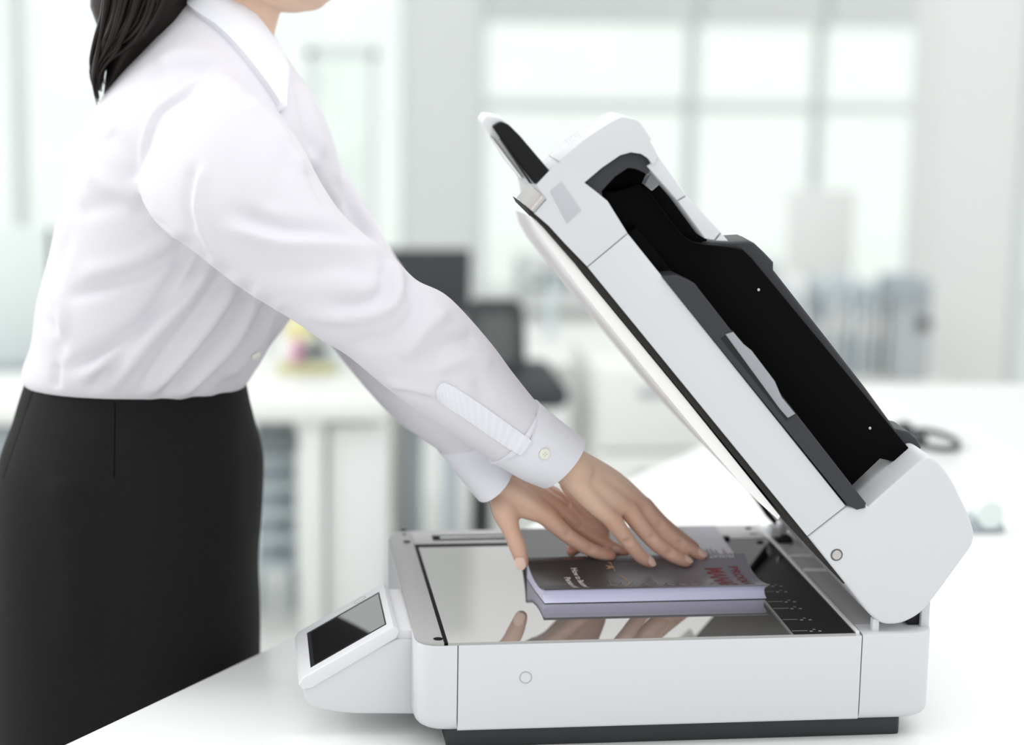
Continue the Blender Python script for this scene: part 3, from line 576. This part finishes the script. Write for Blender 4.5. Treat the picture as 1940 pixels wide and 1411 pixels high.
front = [(.1100,HT+.0116),(.1140,HT+.0090),(.1160,HT+.0055),(.1135,HT+.0022),(.1085,HT+.0001)]
body = low + front + [(.150,HT+.0001),(.1905,HT+.0001),(.1885,HT+.012),(.1845,HT+.0195)]
ext('page_block', [(BX0+.001+skew(y), y, z) for y, z in body], (BX1-BX0-.003,0,0), M['page'], bk, 0)
for k in range(2):                                   # loose leaves fanned between the cover and the block
    f = k/4; pr = [(p[0]+.0008*k, p[1]-.0013-.0012*k*(i/len(PROF))) for i, p in enumerate(PROF[:-2])]
    sheet('leaf', np.array(pr), BX0+.0008*k, BX1-.001, .00025, M['page'], bk)
bpr = [(p[0], p[1]-.0010) for p in BACK]; sheet('leaf', np.array(bpr), BX0+.003, BX1-.003, .0006, M['page'], bk)
SL = np.concatenate([[0], np.cumsum(np.linalg.norm(np.diff(PROF, axis=0), axis=1))])
def cov(s, X, lift):
    y = np.interp(s, SL, PROF[:, 0]); z = np.interp(s, SL, PROF[:, 1]); return Vector((X+skew(y), y, z+.0004+lift))
def covY(X, Y, lift): return Vector((X, Y, np.interp(-Y, -PROF[:, 0], PROF[:, 1])+.0004+lift))
def textmesh(txt, bold=True):
    c = bpy.data.curves.new('t', 'FONT'); c.body = txt; c.resolution_u = 2; c.offset = .02 if bold else 0
    o = bpy.data.objects.new('t', c); COL.objects.link(o); dg = bpy.context.evaluated_depsgraph_get(); me = bpy.data.meshes.new_from_object(o.evaluated_get(dg)); bpy.data.objects.remove(o); bpy.data.curves.remove(c); return me
def covertext(name, txt, s0, X0, adv, cap, m, smax):
    me = textmesh(txt); bm = bmesh.new(); bm.from_mesh(me); bpy.data.meshes.remove(me)
    w_ = max(v.co.x for v in bm.verts); sx = adv*len(txt)/w_; sy = cap/.72
    for v in bm.verts: v.co = Vector((v.co.x*sx+s0, v.co.y*sy, 0))
    for k in range(1, 40):
        s = k*.0025; bmesh.ops.bisect_plane(bm, geom=bm.verts[:]+bm.edges[:]+bm.faces[:], plane_co=(s,0,0), plane_no=(1,0,0))
    bmesh.ops.delete(bm, geom=[v for v in bm.verts if v.co.x > smax+1e-6], context='VERTS')
    for v in bm.verts: v.co = cov(v.co.x, X0+v.co.y, .0003)
    me = bpy.data.meshes.new(name); bm.to_mesh(me); bm.free(); return meshobj(name, me, m, fc, 180)
SM = SL[-1]-.003
def cx_(px, py): return PZ(px, py, HT+.012).x
covertext('title_text', 'PRODUCT', .010, cx_(1381,1082), .0092, .0088, M['red'], SM)
covertext('title_text', 'MANAGEMENT', .012, cx_(1334,1082), .0098, .0175, M['red'], SM)
covertext('subtitle_text', 'How to Become a Great', .008, cx_(1081,1085), .0036, .0060, M['wtext'], SM)
covertext('subtitle_text', 'Person in the', .026, cx_(1065,1095), .0036, .0060, M['wtext'], SM)
covertext('small_text', 'A', .005, cx_(1141,1070), .006, .0075, M['gold'], SM)
def cline(name, pts, r, m):
    out = [covY(q.x, min(max(q.y, .1075), .1755), .0002) for q in (PZ(x, y, HT+.012) for x, y in pts)]
    return tube(name, out, r, m, fc, n=6, k=4, capn=1)
a = np.linspace(0, 2*math.pi, 15); cline('map_ring', [(1150+3.2*math.cos(t), 1071+3.5*math.sin(t)) for t in a], .0003, M['gold'])
for pts in ([(1152,1074),(1158,1079),(1165,1085)], [(1174,1090),(1185,1095),(1193,1101)], [(1193,1101),(1190,1107),(1186,1111)], [(1183,1093),(1187,1097),(1192,1096)]): cline('map_line', pts, .00035, M['gold'])
for k in range(9):
    x = 1150+k*22; cline('map_line', [(x,1112),(x+8,1106),(x+18,1108),(x+26,1100+rng.uniform(-2,3))], .0002, M['wline'])
    cline('map_line', [(x+8,1106),(x+4,1099+rng.uniform(-2,2))], .0002, M['wline'])
# spine print, upside down
def spinetext(name, txt, X0, adv, cap, m):
    me = textmesh(txt); c = coords(me); w_ = c[:, 0].max(); X = X0 - c[:, 0]*adv*len(txt)/w_; t = .25+c[:, 1]/.72*cap
    c2 = np.stack([X, .1858-(.0092)*t, HT+.0216-.0031*t+.0009], 1); setco(me, c2); return meshobj(name, me, m, sp, 180)
spinetext('spine_text', 'PRODUCT MANAGEMENT', PZ(1393,1058,HT+.02).x, .0034, .5, M['wtext'])
bm = bmesh.new()
for k in range(9): boxpts(bm, (PZ(1069,1061,HT+.02).x+.0020*k+(.002 if k > 3 else 0), .1815, HT+.0211), (.0013,.0028,.0003))
tag(bmobj('spine_marks', bm, M['rtext'], sp), 'dull red print on the spine')
bm = bmesh.new(); bm2 = bmesh.new()
for k in range(11):
    X = .252+.0042*k; ln = [.05,.052,.03,.0,.055,.05,.052,.045,.0,.05,.03][k]
    if ln == 0: continue
    for j in range(6):
        y0 = .205+(.016 if k < 4 else .006)+ln*j/6; z = np.interp(y0, BACK[:, 0], BACK[:, 1]); boxpts(bm2 if k in (1, 10, 9) else bm, (X+skew(y0), y0+ln/14, z+.0008), (.0011, ln/8, .0003))
bmobj('blurb_text', bm, M['ptext'], bc); bmobj('blurb_heading', bm2, M['rtext'], bc)
# ------------------------------------------------------------------ person
YB_ = .39
ps = thing('person', 'woman in a white blouse and black skirt leaning over to press the book flat', 'person', (P(240,1400,YB_).x, YB_, 0))
def PT(l): return [P(*q) for q in l]
bm = bmesh.new()
def T(pts, rad, **k): add_tube(bm, [p if isinstance(p, Vector) else P(*p) for p in pts], rad, **k)
# torso, neck, head
T([(250,880,.39),(260,760,.39),(330,560,.39),(410,380,.39),(410,230,.39),(400,130,.39)], [.085,.075,.075,.085,.075,.045], flat=1.0)
T([(350,262,.27),(420,200,.39),(505,245,.465)], [.040,.055,.034])
T([(400,130,.39),(432,20,.39),(462,-90,.39)], [.055,.050,.052])
add_ball(bm, P(476,-225,.39), (.094,.076,.086), 32)
T([(470,-60,.345),(540,-18,.375),(585,-8,.39)], [.030,.022,.0155]); T([(470,-60,.435),(540,-18,.405),(585,-8,.39)], [.030,.022,.0155])
T([(580,-60,.39),(592,-12,.39)], [.034,.0165]); T([(556,-215,.39),(572,-120,.39),(588,-50,.39)], [.046,.043,.033])
for s_ in (-1, 1): T([(552,-170,.39+s_*.034),(566,-100,.39+s_*.030),(580,-45,.39+s_*.016)], [.036,.033,.027])
T([(642,-170,.39),(659,-118,.39),(642,-102,.39)], [.008,.0095,.008])          # nose
T([(634,-64,.376),(642,-64,.39),(634,-64,.404)], [.006,.008,.006]); T([(630,-46,.376),(638,-44,.39),(630,-46,.404)], [.006,.008,.006])
for s in (-1, 1): add_ball(bm, P(455,-150,.39)+Vector((0, s*.078, 0)), (.018,.008,.030), 16)
for s_ in (-1, 1):
    ec = P(621,-184,.39)+Vector((0, s_*.031, 0))
    for up, rr in ((.0068, .0062), (-.0075, .0052)): T([ec+Vector((.001,-.014,up*.3)), ec+Vector((.0070,-.006,up)), ec+Vector((.0070,.006,up)), ec+Vector((.001,.014,up*.3))], [.005,rr,rr,.005], n=10)
# legs and feet
for yy in (.32, .46):
    hx = P(240,900,yy).x
    T([Vector((hx+.02,yy,.93)), Vector((hx-.0,yy,.75)), Vector((hx+.0,yy,.46)), Vector((hx-.03,yy,.39)), Vector((hx-.045,yy,.07))], [.060,.066,.046,.050,.030])
    T([Vector((hx-.055,yy,.05)), Vector((hx+.04,yy,.035)), Vector((hx+.13,yy,.028))], [.028,.030,.022])
# arms
T([(360,300,.25),(480,380,.195),(600,460,.160),(695,560,.145),(900,735,.138),(1055,862,.146),(1085,888,.150)], [.040,.038,.036,.034,.028,.0235,.0225], flat=.85)
T([(510,285,.46),(572,370,.478),(630,470,.468),(678,556,.43),(747,651,.375),(813,739,.315),(866,803,.265),(895,838,.243),(936,910,.196)], [.032,.033,.033,.030,.025,.022,.020,.021,.0225], flat=.85)
BL = []
def fin(pts, rad, fl=.92, warm=1):
    T(pts, rad, n=14, k=6, flat=fl)
    C_ = catmull([(*P(*p),) for p in pts], 3)
    for q in C_: BL.append((q, .42*warm, .010))
    for p, wgt, rr in ((pts[0], .55, .010), (pts[1], .70, .0065), (pts[-1], .85, .008)): BL.append((P(*p), wgt*warm, rr))
def meta(pts, rad): T(pts, rad, n=14, k=6, flat=.8)
def palm(w0, w1, k0, k1, th0, th1, m=7):
    """flat back of the hand between the wrist edge points and the knuckle edge points"""
    a0, b0, a1, b1 = P(*w0), P(*w1), P(*k0), P(*k1); ax = ((a1+b1)-(a0+b0)).normalized(); R_ = []
    for i in range(m):
        t = i/(m-1); a = a0.lerp(a1, t); b = b0.lerp(b1, t); wv = (b-a)/2; nn = wv.cross(ax).normalized()*(th0*(1-t)+th1*t); e = .55 if i in (0, m-1) else 1
        R_.append([(a+b)/2 + wv*1.08*e*math.cos(u) + nn*e*math.sin(u) for u in np.linspace(0, 2*math.pi, 28, endpoint=False)])
    add_loft(bm, R_)
# her right hand (near arm)
palm((1080,898,.138), (1100,874,.168), (1158,985,.146), (1222,955,.199), .0175, .0112)
meta([(1082,900,.144),(1122,948,.145),(1163,988,.147)], [.016,.0130,.0098])
meta([(1088,892,.150),(1142,932,.156),(1190,966,.163)], [.017,.0140,.0105])
meta([(1094,882,.158),(1156,917,.170),(1209,955,.181)], [.017,.0145,.0110])
meta([(1098,876,.166),(1164,912,.184),(1220,958,.198)], [.015,.0130,.0105])
fin([(1163,988,.147),(1192,1028,.150),(1213,1053,.154),(1231,1065,.158)], [.0098,.0080,.0074,.0062])
fin([(1190,966,.163),(1236,1022,.163),(1272,1050,.164),(1299,1063,.166)], [.0106,.0088,.0080,.0068])
fin([(1209,955,.181),(1250,997,.179),(1293,1032,.178),(1327,1051,.180)], [.0108,.0088,.0080,.0068])
fin([(1220,958,.198),(1252,990,.200),(1288,1018,.200),(1314,1036,.200)], [.0102,.0086,.0076,.0064])
fin([(1088,912,.176),(1112,956,.194),(1134,998,.206),(1143,1030,.208)], [.016,.0125,.0108,.0078], warm=1.5)
# her left hand (far arm)
palm((934,908,.180), (962,886,.216), (1030,980,.174), (1050,938,.231), .018, .0112)
meta([(938,908,.186),(985,940,.179),(1034,976,.175)], [.017,.0150,.0112])
meta([(946,902,.196),(1002,930,.194),(1054,958,.194)], [.017,.0150,.0112])
meta([(954,896,.206),(1008,922,.210),(1056,946,.213)], [.016,.0145,.0105])
meta([(960,892,.214),(1008,916,.224),(1050,938,.230)], [.014,.013,.0095])
fin([(1034,976,.175),(1077,1015,.176),(1122,1042,.180),(1156,1052,.184)], [.0112,.0086,.0078,.0064])
fin([(1054,958,.194),(1100,998,.197),(1144,1028,.199),(1182,1046,.201)], [.0106,.0084,.0076,.0062])
fin([(1056,946,.213),(1096,992,.215),(1100,1026,.212),(1084,1043,.206)], [.0102,.0086,.0078,.0066], warm=1.4)
fin([(1050,938,.230),(1088,978,.236),(1098,1010,.234),(1086,1030,.228)], [.0092,.0078,.0070,.0060])
fin([(954,930,.188),(958,970,.173),(969,1006,.163),(980,1035,.158),(989,1064,.155)], [.0165,.0140,.0094,.0090,.0072])
meta([(956,945,.184),(985,962,.178),(1016,974,.175)], [.014,.0110,.0095])
body_o = bmobj('body', bm, M['skin'], ps, 180); remesh(body_o, .0021, 6, .5)
c = coords(body_o.data); fac = np.zeros(len(c))
for p, wgt, rr in BL: fac = np.maximum(fac, wgt*np.exp(-((c-np.array(p))**2).sum(1)/(2*rr*rr)))
at = body_o.data.attributes.new('blush', 'FLOAT', 'POINT'); at.data.foreach_set('value', fac)
tb_ = bvh(body_o)
# nails
def nail(px, py, ax, ay, w=.0046, l=.0062):
    loc, nr = hit(tb_, px, py)
    if loc is None: return
    l2, _ = hit(tb_, px+ax, py+ay)
    t = ((l2-loc) if l2 is not None else Vector((1,0,0))); t -= nr*t.dot(nr); t.normalize(); b = nr.cross(t); rows = []
    bm = bmesh.new()
    for i in range(7):
        u = -1+2*i/6; ww = w*math.sqrt(max(.12, 1-abs(u)**3*.85)); rows.append([bm.verts.new(loc+t*u*l+b*ww*(-1+2*j/6)+nr*(.0006-.0022*((-1+2*j/6)**2)*(ww/w)**2-.0008*max(0,u)**2)) for j in range(7)])
    for i in range(6):
        for j in range(6): bm.faces.new((rows[i][j], rows[i][j+1], rows[i+1][j+1], rows[i+1][j]))
    bmobj('fingernail', bm, M['nail'], ps, 180)
nail(1236,1062,3,3); nail(1305,1056,4,3); nail(1331,1045,4,2); nail(1164,1044,5,2); nail(985,1068,3,8,.0052,.0066)
# face details
for s in (-1, 1):
    e = ball('eye', P(621,-184,.39)+Vector((0, s*.031, 0)), .0112, M['eye'], ps, 16); ball('iris', P(621,-184,.39)+Vector((.0080, s*.031, -.0005)), (.0042,.0052,.0052), M['iris'], e, 12)
    tube('eyebrow', [P(641,-214,.39)+Vector((0, s*.018, 0)), P(634,-222,.39)+Vector((0, s*.033, 0)), P(615,-215,.39)+Vector((0, s*.047, 0))], [.002,.003,.0015], M['hairm'], ps, n=8)
for yy in (-63, -46): tube('lip', [P(636,yy,.39)+Vector((.001,-.017,0)), P(647,yy,.39)+Vector((.003,0,0)), P(636,yy,.39)+Vector((.001,.017,0))], [.0025,.005,.0025], M['lip'], ps, n=8)
# hair: cap plus long strands down the back
bm = bmesh.new(); add_ball(bm, P(440,-255,.39), (.104,.085,.096), 32); T([(400,-220,.39),(300,-120,.39),(268,0,.38)], [.075,.072,.050]); hair = bmobj('hair', bm, M['hairm'], ps, 180)
bm = bmesh.new()
T([(310,-60,.38),(282,20,.375),(250,80,.37),(222,135,.37),(200,182,.372)], [.062,.050,.036,.020,.004], flat=.55)
for k in range(210):
    u = rng.uniform(); v = rng.uniform(-1, 1); e = rng.uniform(.75, 1.03)
    x0 = 204+u*128; x1 = 176+u*46; xe = 184+u*14; ye = 196*e-(u*60)
    yc = .365+v*.055*(1-.3*u)
    wv = rng.normal(0, 3)
    mid = (x0*.5+x1*.5-6+wv, 95*e-u*20, yc-.005)
    add_tube(bm, [P(x0+rng.normal(0,3), -40, yc), P(x0*.8+x1*.2-3+wv*.5, 25, yc), P(*mid), P((x1*.45+xe*.55)-4+wv, 150*e-u*38, .363+v*.03), P(xe+wv*.7, ye, .362+v*.015)], [.0030,.0028,.0024,.0016,.0004], n=5, k=4, capn=1)
hs = bmobj('hair_strands', bm, M['hairm'], hair, 180); hs['kind'] = 'stuff'
# ---- blouse
bm = bmesh.new()
TOR = [(80,800,445,800,.39,.085),(66,760,450,764,.39,.092),(56,732,458,738,.39,.098),(40,708,478,708,.39,.122),(60,648,508,655,.39,.140),(70,570,546,605,.39,.150),(92,490,600,520,.39,.160),(106,420,640,440,.39,.168),(128,340,648,350,.39,.175),(152,265,630,260,.39,.178),(180,205,600,190,.39,.165),(225,140,555,125,.39,.135),(285,72,525,80,.39,.095),(335,15,505,50,.39,.062),(350,-5,498,38,.39,.052),(358,-24,490,20,.39,.049)]
add_loft(bm, [pxring(r, 64, 2.15) for r in catmull(TOR, 6)])
NS = [(395,150,300,262,.335,.05),(400,128,270,275,.30,.062),(425,132,262,312,.265,.072),(475,172,266,370,.225,.078),(560,258,300,425,.190,.078),(608,345,365,473,.170,.073),(658,415,455,543,.155,.068),(746,488,556,606,.142,.062),(792,533,604,640,.140,.060),(850,562,655,670,.138,.058),(926,644,735,736,.136,.053),(974,708,812,792,.136,.048),(1026,772,885,842,.137,.042),(1046,788,932,872,.138,.040),(1064,803,956,890,.1405,.037)]
add_loft(bm, [pxring(r, 56, 2.1) for r in catmull(NS, 8)])
FS = [(525,140,450,330,.45,.06),(578,190,500,360,.475,.07),(640,300,520,440,.485,.076),(700,400,560,540,.47,.074),(752,490,605,622,.43,.070),(830,600,665,702,.375,.065),(885,690,742,788,.315,.058),(930,775,802,832,.264,.050),(946,802,836,856,.242,.046),(958,828,852,878,.230,.043)]
add_loft(bm, [pxring(r, 56, 2.1) for r in catmull(FS, 8)])
shirt = bmobj('blouse', bm, M['shirt'], ps, 180); remesh(shirt, .0036, 14, .5)
# folds: ridges and grooves pressed into the cloth along lines on its near side
TF = [ # (points, width px, depth m, kind) ridge>0 groove<0
 ([(352,462),(300,500),(215,535),(120,565)], 14, -.006, 1), ([(350,478),(318,545),(262,615),(190,665),(118,705)], 12, -.008, 1), ([(345,440),(250,500),(150,520)], 20, .004, 1),
 ([(385,490),(345,545),(285,610),(215,690),(165,745)], 11, -.007, 1), ([(372,490),(300,600),(230,670),(150,720)], 13, .006, 1), ([(398,500),(350,570),(280,650),(205,740)], 13, .006, 1),
 ([(425,515),(375,590),(320,660),(262,745)], 11, -.005, 1), ([(470,545),(425,620),(365,690),(295,762)], 12, -.008, 1), ([(448,535),(400,610),(340,690),(280,750)], 13, .006, 1),
 ([(485,555),(445,640),(390,700),(330,762)], 12, .007, 1), ([(510,570),(470,650),(415,710),(350,760)], 11, -.006, 1), ([(535,590),(495,665),(450,715),(405,752)], 10, -.005, 1), ([(525,580),(482,660),(430,720)], 10, .005, 1),
 ([(130,440),(100,520),(75,590),(112,640),(105,690)], 14, -.004, 1), ([(90,540),(118,590),(112,650)], 12, .004, 1), ([(105,690),(105,735)], 9, -.004, 1),
 ([(420,110),(345,105),(300,130)], 18, .004, 1), ([(405,135),(330,130),(280,150)], 16, -.003, 1), ([(200,250),(240,300),(262,340)], 22, -.004, 1), ([(170,330),(215,360),(262,388)], 20, .004, 1), ([(150,400),(220,385),(285,400)], 18, -.004, 1),
 ([(432,142),(395,152),(355,180),(300,220),(278,290),(268,375),(282,408),(330,440),(372,482)], 5, -.0022, 1), ([(424,136),(388,145),(345,172),(292,215),(268,290),(258,372)], 7, .0018, 1),
 ([(590,315),(618,372),(648,402),(700,455)], 12, -.006, 1), ([(476,190),(515,225),(550,280),(580,330)], 12, .004, 1), ([(560,270),(535,330),(520,400)], 22, -.003, 1),
 ([(385,320),(372,390),(385,440),(420,500)], 9, .0035, 1), ([(365,320),(355,390),(370,440)], 10, -.003, 1),
 ([(430,430),(520,458),(600,462),(690,468),(738,488)], 15, .006, 1), ([(450,405),(540,432),(640,440),(700,455)], 17, -.005, 1), ([(470,500),(560,515),(650,505),(715,520)], 20, -.004, 1),
 ([(742,494),(756,540),(735,585),(660,602),(570,592)], 13, .006, 1), ([(728,500),(730,545),(690,572),(600,570)], 14, -.005, 1), ([(770,520),(790,580),(740,640),(660,650)], 15, -.005, 1),
 ([(845,590),(800,630),(760,680)], 15, .005, 1), ([(900,640),(850,650),(790,690)], 14, -.005, 1), ([(930,690),(880,680),(820,705)], 13, .004, 1), ([(938,650),(962,690),(992,730),(1016,768)], 6, -.006, 1), ([(955,660),(980,700),(1012,745)], 7, .004, 1),
 ([(760,742),(830,765),(900,800),(950,845)], 9, -.005, 1), ([(740,725),(820,748),(880,785)], 9, .004, 1), ([(900,720),(930,760),(975,800)], 9, -.0035, 1), ([(870,730),(920,790),(960,830)], 9, .003, 1),
 ([(640,665),(720,745),(800,800),(840,840)], 9, -.004, 1), ([(660,690),(740,770),(810,835)], 11, .004, 1),
 ([(560,140),(580,220),(600,300)], 9, -.005, 1), ([(572,150),(598,230),(615,300)], 10, .004, 1), ([(650,330),(690,400),(735,470)], 12, .004, 1), ([(640,345),(670,400),(715,460)], 8, -.005, 1),
 ([(520,620),(500,680),(460,730)], 5, -.003, 1), ([(505,610),(480,670),(445,725)], 5, .003, 1)]
def press(o, F, scale=1.0):  # noqa
    me = o.data; c = coords(me); n = normals(me); px = toPx(c); view = c-CAM; view /= np.linalg.norm(view, axis=1)[:, None]; face = np.clip(-(n*view).sum(1)*2.2, 0, 1); d = np.zeros(len(c))
    for pts, wd, dep, kd in F:
        q = catmull(pts, 8); m_ = (px[:, 0] > q[:, 0].min()-3*wd) & (px[:, 0] < q[:, 0].max()+3*wd) & (px[:, 1] > q[:, 1].min()-3*wd) & (px[:, 1] < q[:, 1].max()+3*wd); idx = np.where(m_)[0]
        if not len(idx): continue
        pp = px[idx]; best = np.full(len(idx), 1e9); bt = np.zeros(len(idx))
        for i in range(len(q)-1):
            a = q[i]; ab = q[i+1]-a; t = np.clip(((pp-a)@ab)/(ab@ab+1e-9), 0, 1); dd = np.linalg.norm(pp-(a+t[:, None]*ab), axis=1); up = dd < best; best[up] = dd[up]; bt[up] = (i+t[up])/(len(q)-1)
        fade = np.clip((762-pp[:, 1])/22, .0, 1) if kd else 1; taper = fade*np.clip(np.minimum(bt*6+.35, (1-bt)*5+.05), 0, 1); d[idx] += dep*scale*np.exp(-(best/wd)**2)*taper
    setco(me, c+n*(d*face)[:, None])
KF = []
for x, y, ang in ((1192,1026,-.35),(1237,1018,-.6),(1251,993,-.55),(1078,1012,-.75),(1101,996,-.7),(1271,1046,-.7),(1292,1028,-.7),(1121,1038,-.9)):
    for o_ in (-4, 0, 4): KF.append(([(x+o_*.8-7*math.cos(ang), y+o_*.7-7*math.sin(ang)), (x+o_*.8, y+o_*.7), (x+o_*.8+7*math.cos(ang), y+o_*.7+7*math.sin(ang))], 2.2, -.0013, 0))
press(body_o, KF, 1.0)
press(shirt, TF, 1.15)
s2 = shirt.modifiers.new('s', 'SMOOTH'); s2.iterations = 2; s2.factor = .4; apply_mods(shirt)
ts_ = bvh(shirt)
# collar: a folded flap on each side of the neck, and the band inside it
tag(decal('collar', ts_, [(338,-8),(375,30),(412,58),(452,100),(492,152),(518,190),(528,212)], [(450,-8),(470,22),(493,52),(515,84),(533,116),(541,146),(532,208)], M['cuff'], ps, 8, .004, .002, .004), 'pointed near side of the collar')
bm = bmesh.new()
far = [[P(x, y, Y) for x, y, Y in r] for r in (((450,-10,.345),(482,30,.36),(508,62,.372)),((500,60,.42),(520,90,.41),(536,125,.395)),((508,52,.45),(532,95,.44),(546,140,.415)))]
rows = [[bm.verts.new(p) for p in r] for r in far[1:]]
for i in range(2): bm.faces.new((rows[0][i], rows[0][i+1], rows[1][i+1], rows[1][i]))
r_ = bmesh.ops.extrude_face_region(bm, geom=bm.faces[:]); bmesh.ops.translate(bm, verts=[g_ for g_ in r_['geom'] if isinstance(g_, bmesh.types.BMVert)], vec=(.002,.003,0))
tag(bmobj('collar', bm, M['cuff'], ps, 60), 'far side of the collar seen behind the neck opening')
# cuffs: open cloth tubes
def cuff(rows, label):
    R_ = [pxring(r, 48, 2.1) for r in catmull(rows, 6)]; bm = bmesh.new(); cen = [sum(r, Vector())/len(r) for r in R_]
    inn = [[c_+(p-c_)*.93 for p in r] for r, c_ in zip(R_, cen)]; add_loft(bm, R_ + inn[::-1], cap=False); a = bm.verts; bm.verts.ensure_lookup_table(); n = 48
    for i in range(n): j = (i+1) % n; bm.faces.new((a[i], a[j], a[len(a)-n+j], a[len(a)-n+i]))
    return tag(bmobj('cuff', bm, M['cuff'], ps, 60), label)
cn = cuff([(1020,760,926,874,.1385,.0445),(1034,773,945,882,.139,.042),(1070,803,985,905,.1435,.0395),(1107,832,1024,921,.149,.038)], 'buttoned cuff of the near sleeve')
cf = cuff([(944,794,829,853,.248,.048),(955,828,848,876,.230,.046),(963,852,876,910,.209,.045),(969,881,904,944,.190,.044)], 'cuff of the far sleeve')
tc_ = bvh(cn); tall = bvh(shirt, cn)
tag(decal('sleeve_placket', tall, [(826,742),(838,724),(870,738),(920,772),(970,808),(1008,836)], [(828,752),(846,768),(880,790),(920,818),(955,842),(988,862)], M['cuff'], ps, 10, .0008, .0012, .0006, .0005), 'pleated sleeve placket strip')
def button(px, py, t, par, r=.0052):
    loc, nr = hit(t, px, py); b = disc('button', loc+nr*.0006, nr, r, .0016, M['button'], par, 24, .0005); a_ = nr.orthogonal().normalized(); b_ = nr.cross(a_)
    for u, v in ((1,1),(1,-1),(-1,1),(-1,-1)): disc('thread_hole', loc+nr*.0021+(a_*u+b_*v)*.0011, nr, .0005, .0002, M['bezel'], b, 8, 0)
button(1031, 859, tc_, cn); button(484, 672, ts_, shirt, .0048)
line_on('cuff_seam', tc_, [(1020,768),(1012,815),(992,852),(958,872)], .0007, M['shirt'], cn, lift=.0004)
line_on('cuff_seam', tc_, [(1012,812),(985,862)], .0007, M['shirt'], cn, lift=.0004)
line_on('front_placket_seam', ts_, [(536,610),(512,650),(490,690),(462,728)], .0006, M['shirt'], shirt, lift=.0003)
# ---- skirt
SK = [(51,716,467,726,.39,.112,.17),(38,754,474,760,.39,.125,.13),(24,800,484,800,.39,.142,.08),(0,868,499,862,.39,.158,.03),(-10,955,497,958,.39,.166,0),(-14,1050,490,1050,.39,.168,0),(-15,1140,493,1140,.39,.168,0),(-15,1250,493,1240,.39,.168,0),(-12,1400,488,1400,.39,.166,0),(-2,1600,476,1600,.39,.160,0),(10,1800,465,1800,.39,.155,0)]
R_ = [pxring(r, 72, 2.1) for r in catmull(SK, 8)]; bm = bmesh.new(); cen = [sum(r, Vector())/len(r) for r in R_]; inn = [[c_+(p-c_)*.985 for p in r] for r, c_ in zip(R_, cen)]
add_loft(bm, R_ + inn[::-1], cap=False); bm.verts.ensure_lookup_table(); a = bm.verts; n = 72
for i in range(n): j = (i+1) % n; bm.faces.new((a[i], a[j], a[len(a)-n+j], a[len(a)-n+i]))
skirt = bmobj('skirt', bm, M['skirt'], ps, 60)
press(skirt, [([(218,764),(217,850),(216,908)], 5, -.003, 0), ([(60,740),(30,830),(5,900)], 5, -.002, 0), ([(120,900),(150,1050),(150,1250)], 40, .006, 0), ([(215,930),(205,1080),(225,1300)], 40, -.005, 0), ([(470,820),(480,900),(470,1000)], 16, -.003, 0)])
tk = bvh(skirt); line_on('dart_seam', tk, [(218,764),(217,850),(216,906)], .0005, M['traydark'], skirt); line_on('side_seam', tk, [(62,740),(32,830),(6,905)], .0005, M['traydark'], skirt)
for yy in (.32, .46):
    hx = P(240,900,yy).x; bm = bmesh.new(); add_tube(bm, [Vector((hx-.06,yy,.045)), Vector((hx+.04,yy,.036)), Vector((hx+.15,yy,.028))], [.036,.038,.027], flat=1); add_tube(bm, [Vector((hx-.07,yy,.03)), Vector((hx-.07,yy,.014))], [.014,.012]); bmobj('shoe', bm, M['shoe'], ps, 180)
